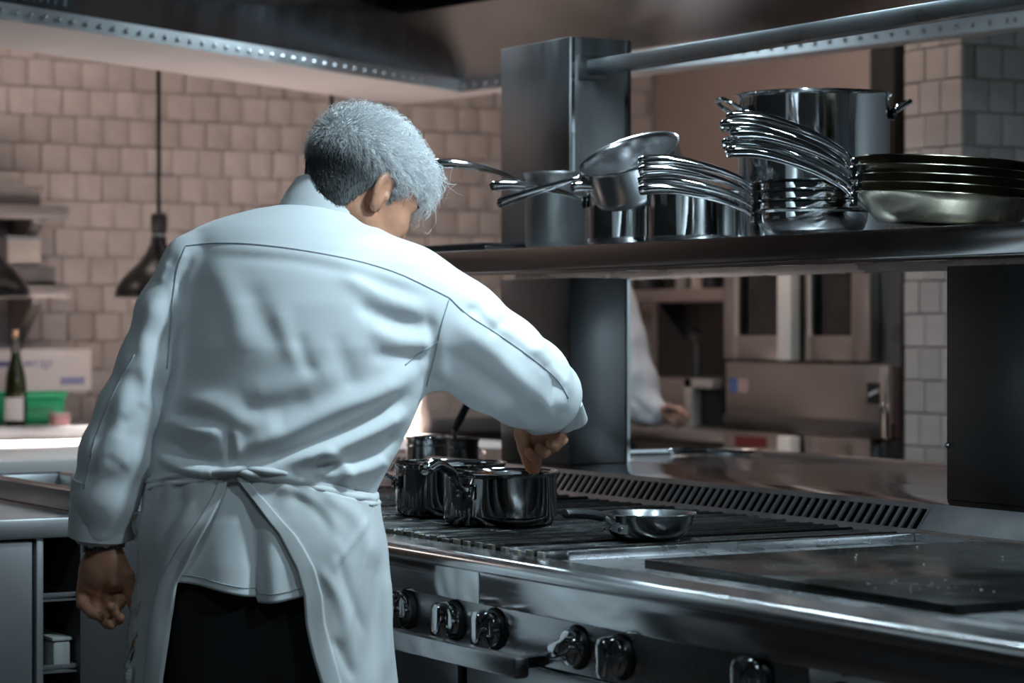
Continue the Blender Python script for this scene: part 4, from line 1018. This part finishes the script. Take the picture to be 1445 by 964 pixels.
def apd(t_, py_, q):
    g = np.clip((py_-670)/200, 0, 1)
    s = .005*g*math.sin(t_*7+py_*.004) + .002*g*math.sin(t_*17+1.3+py_*.01)
    # drawn-in gathers at the waist
    s += .0012*np.clip((720-py_)/50, 0, 1)*math.sin(t_*31)
    s += .0035*g*math.sin(py_*.035 + t_*5)*math.sin(t_*6+2)
    # soft bulge over the hip
    s += .004*math.exp(-((py_-750)/45)**2)
    return s
ap = sheet('apron', rows_py, lambda y: th_of(ip(redge, y), y), lambda y: 2*math.pi + th_of(ip(ledge, y), y), 230, lambda y, q: .004, APRON, apd, strokes=ap_strokes)
# hem bands along the two open edges
def band(tab, sgn, w0, w1):
    sheet('apron_hem', rows_py, lambda y: th_of(ip(tab, y), y), lambda y: th_of(ip(tab, y)+sgn*np.interp(y, [664, 760, 964], [w0, w1, w1]), y), 8, lambda y, q: .0066, APRON, apd, .002, ap, strokes=ap_strokes)
band(redge, 1, 14, 24); band(ledge, -1, 10, 22)
# waistband and knot gathers
def wb_row(): pass
wrows = list(np.arange(652, 676, 3))
sheet('waistband', wrows, lambda y: -math.pi, lambda y: math.pi, 150, lambda y, q: .001 + .003*math.sin((y-652)/24*math.pi), APRON, lambda t_, y, q: .0022*math.sin(y*.55+t_*3) + .0015*math.sin(t_*17+y*.3), .003, ap)
kn = MB()
for (p, q, w_) in (((300, 668), (352, 660), .008), ((338, 660), (405, 668), .008), ((330, 664), (372, 672), .007)):
    a = to_world([C(*p, -.120)])[0]; b = to_world([C(*q, -.124)])[0]; mid = (a+b)/2 - np.array(FW)*.010
    kn.tube(bez([a, mid, b], 5), [(w_, .006)]*11, 10)
kn.build('apron_knot', APRON, ap, 180)
# jacket tail
trows = list(np.arange(655, 833, 4))
def tail_d(t_, py_, q):
    g = np.clip((py_-670)/150, 0, 1); x = q
    s = -.012*g*math.exp(-((x-.50)/.035)**2) + .010*g*math.exp(-((x-.57)/.05)**2) + .004*g*math.sin(x*21) + .003*g*math.sin(x*9+py_*.02)
    s += -.012*g*math.exp(-((x-.70)/.04)**2)*np.clip((790-py_)/90, 0, 1)
    return s
def tail_bottom(q): return 812 + 20*math.exp(-((q-.52)/.22)**2) + (8 if q > .5 else 0)
v = []; nc = 110
for i, py_ in enumerate(trows):
    fr_ = (py_-655)/(trows[-1]-655)
    for j in range(nc):
        q = j/(nc-1); yy = 655 + (tail_bottom(q)-655)*fr_; t_ = -.95 + 1.9*q
        v.append(lower(0, t_, yy, .003*fr_ - .004 + tail_d(t_, yy, q)))
f = [(i*nc+j, i*nc+j+1, (i+1)*nc+j+1, (i+1)*nc+j) for i in range(len(trows)-1) for j in range(nc-1)]
tl_ = mk('jacket_tail', to_world(v), f, JACKET, cook, 180); md = tl_.modifiers.new('thick', 'SOLIDIFY'); md.thickness = .0022; md.offset = 0
hem = [Vector(to_world([v[(len(trows)-4)*nc+j]])[0]) - FW*.0016 for j in range(0, nc)]
MB().tube(hem, .0008, 4).build('hem_seam', SEAM, tl_, 180)
# trousers
G, lo, h = grid((C(180, 0)[0], TC-.17, .06), (C(565, 0)[0], TC+.19, C(0, 660)[2]), .009)
def lr(py_, e=-.024): l, r, b = lrow(py_); return (CAMZ+(HY-py_)*SP, ((l+r)/2-CX)*SP, TC, (r-l)/2*SP+e, b+e)
F = loft(G, [lr(655), lr(700), lr(760), lr(850), lr(930, -.03), lr(1010, -.04), lr(1040, -.06)])
for s in (-1, 1):
    cx = (375-CX)*SP + s*.088
    F = smin(F, cone(G, (cx, TC, .82), (cx+s*.01, TC-.01, .48), .093, .072), .05); F = smin(F, cone(G, (cx+s*.01, TC-.01, .48), (cx+s*.012, TC-.02, .09), .072, .066), .03)
F = np.maximum(F, .075 - G[2])
V, Fc = nets(F, lo, h); mesh_np('trousers', relax(V, Fc, 2), Fc, TROUSER, cook)
for s in (-1, 1):
    cx = (375-CX)*SP + s*.10
    G, lo, h = grid((cx-.09, TC-.16, -.02), (cx+.09, TC+.26, .16), .007)
    F = smin(cone(G, (cx, TC-.04, .055), (cx+s*.02, TC+.14, .045), .045, .046), cone(G, (cx, TC-.02, .06), (cx, TC-.02, .11), .05, .048), .03); F = np.maximum(F, .002-G[2])
    V, Fc = nets(F, lo, h); mesh_np('shoe', relax(V, Fc, 1), Fc, BLACK, cook)

# ---------------- body: head, neck, arms and hands (skin)
parts = []
def addp(V, Fc): parts.append((V, Fc))
# head frame: faces right, away and down; right ear towards the camera
phi, pitch = math.radians(38), math.radians(34)
fx = np.array((math.cos(phi)*math.cos(pitch), math.sin(phi)*math.cos(pitch), -math.sin(pitch)))
rs = nvec(np.array((math.sin(phi), -math.cos(phi), 0)))          # his right
uz = nvec(np.cross(rs, fx)); uz = uz if uz[2] > 0 else -uz
HC = C(511, 268, .07)
def Hd(x, r, z): return HC + fx*x + rs*r + uz*z
MH = [fx, rs, uz]
G, lo, h = grid(tuple(HC-np.array((.135, .135, .165))), tuple(HC+np.array((.135, .135, .13))), .0026)
F = ell(G, Hd(-.012, 0, .022), (.098, .079, .092), MH)
F = smin(F, ell(G, Hd(.045, 0, -.035), (.052, .062, .078), MH), .03)         # face block
F = smin(F, cone(G, Hd(.072, 0, -.102), Hd(.060, 0, -.085), .022, .030), .025)   # chin
for s in (-1, 1):
    F = smin(F, cone(G, Hd(.00, s*.055, -.062), Hd(.06, s*.025, -.100), .018, .016), .02)  # jaw
    F = smin(F, ell(G, Hd(.060, s*.042, -.028), (.022, .022, .016), MH), .018)      # cheekbone
    F = smin(F, cone(G, Hd(.082, s*.012, .018), Hd(.072, s*.045, .016), .010, .009), .012)  # brow
    F = -smin(-F, ell(G, Hd(.092, s*.031, -.002), (.014, .017, .011), MH), .008)     # eye socket
    F = smin(F, ell(G, Hd(.078, s*.031, -.003), (.0125, .0125, .0125), MH), .002)    # eyeball and lid
F = smin(F, cone(G, Hd(.090, 0, .008), Hd(.117, 0, -.036), .007, .011), .010)    # nose
for s in (-1, 1): F = smin(F, ell(G, Hd(.105, s*.011, -.041), (.009, .008, .007), MH), .005)
F = smin(F, cone(G, Hd(.092, -.018, -.067), Hd(.092, .018, -.067), .006, .006), .005); F = smin(F, cone(G, Hd(.090, -.016, -.078), Hd(.090, .016, -.078), .007, .007), .005)
# ears
for s in (-1, 1):
    e0 = Hd(-.012, s*.080, -.012)
    Mx = [nvec(fx*.85 - rs*s*.35 + uz*.15), nvec(rs*s*.9 + fx*.35), nvec(uz - fx*.22)]
    E = ell(G, e0, (.019, .0085, .033), Mx)
    E = -smin(-E, ell(G, e0 + rs*s*.009 + fx*.004 + uz*.003, (.0115, .007, .022), Mx), .003)
    E = smin(E, ell(G, e0 + rs*s*.001 + fx*.015 - uz*.006, (.005, .005, .008), Mx), .003)
    E = smin(E, ell(G, e0 - uz*.028 + fx*.004, (.009, .006, .010), Mx), .005)
    F = smin(F, E, .004)
nb = C(462, 318, .05)
F = smin(F, cone(G, Hd(-.030, 0, -.05), nb, .054, .060), .025)
V, Fc = nets(F, lo, h); addp(relax(V, Fc, 1, .4), Fc)
HVtmp = V
# coarse torso and arms inside the clothes
G, lo, h = grid((C(100, 0)[0], TC-.15, C(0, 800)[2]), (C(830, 0, .4)[0], TC+.56, C(0, 255)[2]), .010)
F = loft(G, [(r[0], r[1], r[2], max(.02, r[3]-.025), max(.02, r[4]-.025)) for r in tor])
F = smin(F, cone(G, nb, C(455, 345, .04), .056, .07), .03)
for (p, d, r), (p2, d2, r2) in zip(lsl[:-1], lsl[1:]): F = smin(F, cone(G, C(*p, d), C(*p2, d2), min(r*SP*.6, .042), min(r2*SP*.6, .040)), .02)
F = smin(F, cone(G, C(143, 740, -.02), C(148, 795, -.01), .030, .027), .01)
for (p, d, r), (p2, d2, r2) in zip(rsl[:-1], rsl[1:]): F = smin(F, cone(G, C(*p, d), C(*p2, d2), min(r*SP*.6, .05), min(r2*SP*.6, .046)), .02)
V, Fc = nets(F, lo, h); addp(relax(V, Fc, 2), Fc)
def hand(chains, palm, h_, t0, k=.006, extra=None):
    pts = np.array([p for c in chains for (p, r) in c] + [p for p, r in palm]); lo_ = pts.min(0)-.04; hi_ = pts.max(0)+.04
    G, lo, h = grid(tuple(lo_), tuple(hi_), h_); F = None
    for (p, r), (p2, r2) in zip(palm[:-1], palm[1:]):
        c = cone(G, p, p2, r, r2); F = c if F is None else smin(F, c, .016)
    for ch in chains:
        Q = None
        for (p, r), (p2, r2) in zip(ch[:-1], ch[1:]):
            c = cone(G, p, p2, r, r2); Q = c if Q is None else smin(Q, c, .003)
        F = smin(F, Q, k)
    V, Fc = nets(F, lo, h); addp(relax(V, Fc, 1, .4), Fc)
# left hand hanging, palm to the camera, fingers curled towards it
def LH(px, py, d, r): return (C(px, py, d), r)
palmL = [LH(146, 760, -.02, .026), LH(148, 788, -.015, .027), LH(140, 806, -.01, .030), LH(128, 826, -.008, .022)]
fing = [
 [LH(166, 832, .000, .012), LH(168, 852, -.030, .0095), LH(160, 862, -.052, .0085), LH(156, 856, -.062, .0075)],
 [LH(150, 838, -.004, .0125), LH(160, 866, -.024, .0098), LH(167, 874, -.046, .0088), LH(170, 872, -.060, .0078)],
 [LH(134, 840, -.006, .0122), LH(140, 868, -.020, .0098), LH(152, 880, -.042, .0088), LH(157, 882, -.054, .0078)],
 [LH(117, 836, -.008, .0115), LH(116, 852, -.024, .0092), LH(130, 866, -.040, .0084), LH(140, 870, -.050, .0074)],
 [LH(160, 792, -.022, .022), LH(177, 812, -.026, .014), LH(185, 838, -.022, .0108), LH(190, 862, -.018, .0085)]]
G_extra = [LH(148, 788, -.012, .028), LH(156, 830, -.004, .018)]
hand([G_extra, [LH(146, 800, -.012, .028), LH(142, 834, -.006, .020)], [LH(158, 800, -.022, .022), LH(163, 818, -.022, .019)]] + fing, palmL, .0019, TC)
# right hand pinching down into the pan
TH = .46
def RH(px, py, d, r): return (C(px, py, TH+d), r)
palmR = [RH(768, 590, -.01, .030), RH(762, 606, .0, .028), RH(756, 618, .004, .024)]
fingR = [
 [RH(737, 612, -.020, .0145), RH(740, 632, -.016, .0125), RH(744, 648, -.006, .0105), RH(748, 661, .002, .0085)],          # thumb
 [RH(752, 622, .006, .0135), RH(757, 642, -.004, .0112), RH(756, 656, .000, .0098), RH(754, 667, .004, .0082)],           # index
 [RH(764, 616, -.004, .0125), RH(765, 638, -.018, .0108), RH(753, 644, -.034, .0098), RH(746, 638, -.036, .0088)],        # middle, curled
 [RH(778, 612, -.004, .0118), RH(780, 631, -.024, .0105), RH(769, 639, -.042, .0095), RH(761, 633, -.046, .0085)],        # ring
 [RH(790, 608, -.002, .0108), RH(794, 621, -.022, .0095), RH(784, 631, -.042, .0086), RH(776, 627, -.048, .0078)]]        # little
hand([[RH(748, 602, -.012, .020), RH(738, 612, -.016, .017)], [RH(765, 600, -.004, .026), RH(780, 612, .0, .018)]] + fingR, palmR, .0016, TC, .0028)
allV = []; allF = []; o_ = 0
for V, Fc in parts: allV.append(V); allF.append(Fc+o_); o_ += len(V)
body = mesh_np('body', np.concatenate(allV), np.concatenate(allF), SKIN, cook)
# brow hairs and eye
for s in (1, -1):
    pts = [Hd(.094, s*.014, .024), Hd(.092, s*.030, .028), Hd(.082, s*.046, .022)]
    MB().tube([to_world([p])[0] for p in bez(pts, 4)], [(.004, .0025)]*9, 6).build('eyebrow', mat('brow_hair', (.10, .09, .085), .8), cook, 180)
# wristwatch
wc = C(146, 768, -.018); wt = MB()
for i in range(26):
    a = 2*math.pi*i/26; c = wc + np.array((math.cos(a)*.0335, math.sin(a)*.027, .004*math.cos(a)))
    wt_c = to_world([c])[0]; tn = to_world([np.array((-math.sin(a)*.0335, math.cos(a)*.027, -.004*math.sin(a)))])[0]
    nrm_ = np.cross(nvec(tn), (0, 0, 1)); wt.obox(wt_c, tn, nrm_, (0, 0, 1), .0032, .0018, .0078 + .0008*(i % 2))
wo = wt.build('wristwatch', mat('watch_steel', (.30, .30, .31), .25, 1), cook, 0)
MB().lathe([(.0001, 0), (.017, 0), (.018, .004), (.015, .008), (.0001, .0085)], 24, to_world([wc + np.array((-.012, .030, 0))])[0], Matrix.Rotation(math.radians(0), 3, 'X')).build('watch_case', mat('watch_steel', (.3,)*3), wo)

# ---------------- hair: cap plus strands
G, lo, h = grid(tuple(HC-np.array((.15, .15, .13))), tuple(HC+np.array((.16, .15, .15))), .004)
H = ell(G, Hd(-.014, 0, .028), (.104, .085, .096), MH)
H = smin(H, ell(G, Hd(.040, 0, .068), (.038, .062, .034), MH), .02)
H = smin(H, cone(G, Hd(-.034, 0, -.045), Hd(-.034, 0, -.045)*.45 + nb*.55, .0585, .0625), .02)
X, Y, Z = G
lx = (X-HC[0])*fx[0]+(Y-HC[1])*fx[1]+(Z-HC[2])*fx[2]; lr_ = (X-HC[0])*rs[0]+(Y-HC[1])*rs[1]+(Z-HC[2])*rs[2]; lz = (X-HC[0])*uz[0]+(Y-HC[1])*uz[1]+(Z-HC[2])*uz[2]
# hairline in head coordinates: low at nape, above the ear, short sideburn, high on the forehead
def hairline(x):
    return np.interp(x, [-.12, -.075, -.045, -.030, -.012, .004, .012, .022, .030, .045, .075, .12], [-.102, -.100, -.072, -.030, .018, .016, -.020, -.022, .010, .036, .048, .052])
H = np.maximum(H, (hairline(lx).astype(np.float32) - lz)*.8)
V, Fc = nets(H, lo, h); V = relax(V, Fc, 2)
HAIRCAP = mat('hair_grey', (.20, .20, .20), .6, bump=.4, bscale=300, var=.3, vscale=60)
hair = mesh_np('hair', V, Fc, HAIRCAP, cook)
N = normals(V, Fc); q = V-HC; LX, LR, LZ = q@fx, q@rs, q@uz
rng = np.random.default_rng(3)
tri_area = np.ones(len(Fc)); ns = 9000
sel = rng.integers(0, len(Fc), ns); w4 = rng.dirichlet((1, 1, 1, 1), ns)
base = (V[Fc[sel]]*w4[:, :, None]).sum(1); nb_ = nvec_rows = None
nb_ = (N[Fc[sel]]*w4[:, :, None]).sum(1); nb_ /= np.linalg.norm(nb_, axis=1, keepdims=True)
bx, brr, bz = (base-HC)@fx, (base-HC)@rs, (base-HC)@uz
keep = (nb_@uz > -.55); base, nb_, bx, brr, bz = base[keep], nb_[keep], bx[keep], brr[keep], bz[keep]; ns = len(base)
top = np.clip((bz+.005)/.06, 0, 1); front = np.clip((bx-.02)/.05, 0, 1)*top
length = .008 + .024*top + .008*front; length *= rng.uniform(.6, 1.3, ns); fly = (rng.random(ns) < .03)*(front > .35); length = length*(1+.7*fly)
# growth: combed back-to-front over the crown, down at the sides
flow = np.outer(np.ones(ns), fx*.55) + uz[None]*(-.75*(1-top)[:, None]) + rs[None]*rng.normal(0, .28, (ns, 1)) - uz[None]*(.15*front)[:, None]
flow -= nb_*(flow*nb_).sum(1, keepdims=True); flow /= np.linalg.norm(flow, axis=1, keepdims=True)+1e-9
sidev = np.cross(nb_, flow); ph = rng.uniform(0, 6.28, ns); curl = (.0010 + .0065*top + .004*front)*rng.uniform(.4, 1.3, ns)*(1+.8*fly); fq = rng.uniform(4.5, 8.5, ns)
segs = 8; pts = []
for k in range(segs):
    s = k/(segs-1); lift = .30 + .75*top + .25*front
    p = base + flow*(length*s)[:, None] + nb_*(length*lift*(s - .72*s*s))[:, None]
    p = p + sidev*(curl*np.sin(fq*s+ph)*s)[:, None] + nb_*(curl*np.cos(fq*s+ph)*s*.8)[:, None] - np.array((0, 0, 1))[None]*(.012*front*s*s)[:, None]
    pts.append(p)
pts = np.stack(pts, 1); Vs = []; rad0 = .00062
tang = np.gradient(pts, axis=1); tang /= np.linalg.norm(tang, axis=2, keepdims=True)+1e-9
u1 = np.cross(tang, np.array((.3, .5, .8))); u1 /= np.linalg.norm(u1, axis=2, keepdims=True)+1e-9; u2 = np.cross(tang, u1)
rr_ = (rad0*np.linspace(1.0, .35, segs))[None, :, None]
ringv = [pts + rr_*(u1*math.cos(a)+u2*math.sin(a)) for a in (0, 2.094, 4.189)]
Vs = np.stack(ringv, 2).reshape(-1, 3)
ii = (np.arange(ns)*segs*3)[:, None, None, None]; kk = (np.arange(segs-1)*3)[None, :, None, None]; cc_ = np.array([[0, 1, 4, 3], [1, 2, 5, 4], [2, 0, 3, 5]])[None, None]
Fs = (ii+kk+cc_).reshape(-1, 4)
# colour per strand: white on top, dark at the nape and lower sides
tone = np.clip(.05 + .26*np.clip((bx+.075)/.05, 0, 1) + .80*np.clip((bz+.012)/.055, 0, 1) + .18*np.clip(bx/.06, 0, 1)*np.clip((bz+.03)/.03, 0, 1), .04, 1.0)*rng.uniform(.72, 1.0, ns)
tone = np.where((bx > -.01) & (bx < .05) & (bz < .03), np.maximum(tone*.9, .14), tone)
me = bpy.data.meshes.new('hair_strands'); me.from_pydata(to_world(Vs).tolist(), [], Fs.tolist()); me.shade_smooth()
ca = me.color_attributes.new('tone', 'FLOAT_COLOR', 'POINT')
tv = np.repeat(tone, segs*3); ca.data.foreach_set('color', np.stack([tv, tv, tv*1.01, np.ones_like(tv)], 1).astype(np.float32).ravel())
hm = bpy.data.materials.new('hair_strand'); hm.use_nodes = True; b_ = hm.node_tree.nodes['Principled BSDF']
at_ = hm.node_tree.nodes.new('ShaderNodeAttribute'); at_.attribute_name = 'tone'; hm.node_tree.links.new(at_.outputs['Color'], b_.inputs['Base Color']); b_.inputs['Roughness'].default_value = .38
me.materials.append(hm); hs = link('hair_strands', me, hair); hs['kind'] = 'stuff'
# cap colour by height on the head (grey crown, dark nape)
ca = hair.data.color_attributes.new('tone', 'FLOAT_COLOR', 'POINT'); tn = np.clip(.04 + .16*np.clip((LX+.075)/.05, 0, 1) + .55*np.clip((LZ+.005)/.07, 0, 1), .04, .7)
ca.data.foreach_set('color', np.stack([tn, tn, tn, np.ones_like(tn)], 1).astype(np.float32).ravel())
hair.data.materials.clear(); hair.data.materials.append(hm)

# spoon in his hand
sp = thing('spoon', 'steel spoon pinched in the cook\'s fingers, dipped into the sauce', 'spoon', tuple(to_world([C(750, 675, TH+.01)])[0]))
q0, q1, q2 = [to_world([p])[0] for p in (C(753, 618, TH-.012), C(748, 660, TH+.006), C(747, 684, TH+.016))]
MB().tube([q0, q1, q2], [(.0035, .002)]*3, 8).build('stem', mat('spoon_pale', (.75, .70, .62), .3, .5), sp)
MB().lathe([(.0001, -.006), (.014, 0), (.019, .006), (.017, .006), (.013, .002), (.0001, -.003)], 16, q2 + np.array((0, 0, -.006)), squash=.7).build('bowl', STEEL_SAT, sp)

# towel tucked at his left hip
tw = thing('kitchen_towel', 'white terry towel with blue and orange stripes hanging at the cook\'s left hip', 'towel', tuple(to_world([C(200, 964, -.02)])[0]))
TERRY = mat('terry', (.50, .49, .47), .95, bump=1.0, bscale=500, var=.08, vscale=60)
v = []; nr, nc = 60, 18
tl_tab = [(722, 190, 214), (742, 186, 216), (765, 198, 218), (810, 192, 224), (880, 183, 228), (964, 176, 232), (1060, 172, 236)]
for i in range(nr):
    y = 722 + (1060-722)*i/(nr-1); l, r = [np.interp(y, [a[0] for a in tl_tab], [a[k] for a in tl_tab]) for k in (1, 2)]
    for j in range(nc):
        q = j/(nc-1); x = l + (r-l)*q; d = -.055 + .055*q + .012*math.sin(q*9+y*.01) + .004*math.sin(y*.13+q*6); v.append(C(x + 1.2*math.sin(y*.4+q*3), y, d))
f = [(i*nc+j, i*nc+j+1, (i+1)*nc+j+1, (i+1)*nc+j) for i in range(nr-1) for j in range(nc-1)]
o = mk('cloth', to_world(v), f, TERRY, tw, 180); md = o.modifiers.new('thick', 'SOLIDIFY'); md.thickness = .007; md.offset = 0
def stripe(dy, m):
    vv = []; ff = []
    for k, q in enumerate(np.linspace(0, .75, 12)):
        for w_ in (0, 7):
            y = 950 - 105*q**.7 + dy + w_; l, r = [np.interp(y, [a[0] for a in tl_tab], [a[n_] for a in tl_tab]) for n_ in (1, 2)]
            d = -.055 + .055*q + .012*math.sin(q*9+y*.01) + .004*math.sin(y*.13+q*6); vv.append(C(l+(r-l)*q + 1.2*math.sin(y*.4+q*3), y, d-.0045))
    for k in range(11): ff.append((2*k, 2*k+2, 2*k+3, 2*k+1))
    mk('stripe', to_world(vv), ff, m, tw, 180)
stripe(0, mat('stripe_blue', (.03, .05, .16), .9)); stripe(-18, mat('stripe_orange', (.35, .16, .05), .9))

# ---------------- second cook, mostly hidden behind the left column
T2 = 8.35
def B2(px, py, d=0): return C(px, py, d, T2)
s2 = T2/FPX
wk = thing('person', 'second cook in white jacket behind the column, one forearm and hand showing', 'person', tuple(to_world([B2(828, 457)])[0][:2]) + (0,))
G, lo, h = grid((B2(730, 0)[0], T2-.25, .80), (B2(960, 0)[0], T2+.20, 1.62), .009)
F = loft(G, [(.86, B2(825, 0)[0], T2, .15, .11), (1.05, B2(825, 0)[0], T2, .155, .115), (1.30, B2(822, 0)[0], T2, .18, .115), (1.42, B2(822, 0)[0], T2, .15, .09), (1.48, B2(822, 0)[0], T2, .07, .06)])
arm2 = [((868, 430), 0, 27), ((884, 480), -.04, 26), ((900, 540), -.09, 27), ((908, 575), -.13, 27)]
for (p, d, r), (p2, d2, r2) in zip(arm2[:-1], arm2[1:]): F = smin(F, cone(G, B2(*p, d), B2(*p2, d2), r*s2, r2*s2), .03)
F = smin(F, cone(G, B2(905, 572, -.12), B2(926, 583, -.17), 24*s2, 19*s2), .02)
F = smin(F, cone(G, B2(775, 430), B2(765, 560, -.05), 26*s2, 24*s2), .03)
V, Fc = nets(F, lo, h); V = relax(V, Fc, 2)
V = fold(V, Fc, [([(890, 470), (900, 540)], 8, 6), ([(890, 560), (920, 590)], -8, 5), ([(900, 590), (925, 600)], 8, 5)])
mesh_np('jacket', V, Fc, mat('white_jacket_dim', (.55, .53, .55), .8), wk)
parts.clear()
G, lo, h = grid((B2(740, 0)[0], T2-.2, 1.40), (B2(900, 0)[0], T2+.2, 1.78), .007); hc2 = B2(820, 0); hc2[2] = 1.64
F = ell(G, hc2, (.076, .095, .112)); F = smin(F, cone(G, hc2+np.array((0, .06, -.06)), hc2+np.array((0, .05, -.09)), .04, .03), .03)
F = smin(F, cone(G, hc2, hc2-np.array((0, -.0, .22)), .052, .06), .03); F = smin(F, cone(G, hc2+np.array((0, .09, .0)), hc2+np.array((0, .115, -.03)), .008, .012), .01)
for s in (-1, 1): F = smin(F, ell(G, hc2+np.array((s*.078, 0, 0)), (.008, .018, .03)), .006)
V, Fc = nets(F, lo, h); addp(V, Fc)
G, lo, h = grid((B2(740, 0)[0], T2-.27, .82), (B2(985, 0)[0], T2+.15, 1.45), .009)
F = loft(G, [(.86, B2(825, 0)[0], T2, .12, .08), (1.05, B2(825, 0)[0], T2, .12, .08), (1.42, B2(822, 0)[0], T2, .12, .06)])
for (p, d, r), (p2, d2, r2) in zip(arm2[:-1], arm2[1:]): F = smin(F, cone(G, B2(*p, d), B2(*p2, d2), .04, .04), .02)
F = smin(F, cone(G, B2(*arm2[-1][0], -.13), B2(932, 584, -.18), .034, .028), .02)
V, Fc = nets(F, lo, h); addp(V, Fc)
def R2(px, py, d, r): return (B2(px, py, d), r)
hand([[R2(944, 578, -.19, .013), R2(958, 577, -.20, .011), R2(970, 586, -.205, .009)], [R2(946, 581, -.195, .013), R2(960, 583, -.21, .011), R2(969, 592, -.212, .009)],
      [R2(945, 586, -.20, .012), R2(957, 590, -.215, .0105), R2(963, 597, -.215, .009)], [R2(942, 590, -.20, .011), R2(951, 596, -.212, .0095), R2(955, 602, -.212, .008)],
      [R2(936, 578, -.20, .013), R2(944, 574, -.225, .011), R2(953, 578, -.23, .009)]], [R2(926, 583, -.18, .027), R2(942, 583, -.19, .026)], .0035, T2)
allV = []; allF = []; o_ = 0
for V, Fc in parts: allV.append(V); allF.append(Fc+o_); o_ += len(V)
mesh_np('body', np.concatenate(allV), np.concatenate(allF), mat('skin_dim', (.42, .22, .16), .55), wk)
G, lo, h = grid((B2(735, 0)[0], T2-.2, 1.55), (B2(905, 0)[0], T2+.2, 1.80), .008)
F = np.maximum(ell(G, hc2+np.array((0, -.008, .012)), (.084, .098, .112)), np.maximum((hc2[2]-.03)-G[2], (G[1]-hc2[1]-.05) - (G[2]-hc2[2]-.04)*2))
V, Fc = nets(F, lo, h); mesh_np('hair', V, Fc, mat('dark_hair', (.02, .018, .016), .6), wk)
G, lo, h = grid((B2(740, 0)[0], T2-.18, .0), (B2(910, 0)[0], T2+.18, .92), .012)
F = ell(G, (B2(825, 0)[0], T2, .86), (.16, .12, .12))
for s in (-1, 1): F = smin(F, cone(G, (B2(825, 0)[0]+s*.085, T2, .84), (B2(825, 0)[0]+s*.09, T2, .08), .088, .058), .04)
F = np.maximum(F, .03-G[2])
V, Fc = nets(F, lo, h); mesh_np('trousers', V, Fc, TROUSER, wk)
for s in (-1, 1):
    cx = B2(825, 0)[0]+s*.09; G, lo, h = grid((cx-.08, T2-.13, -.02), (cx+.08, T2+.24, .13), .010)
    F = np.maximum(cone(G, (cx, T2-.04, .05), (cx, T2+.15, .042), .046, .042), .002-G[2]); V, Fc = nets(F, lo, h); mesh_np('shoe', V, Fc, BLACK, wk)
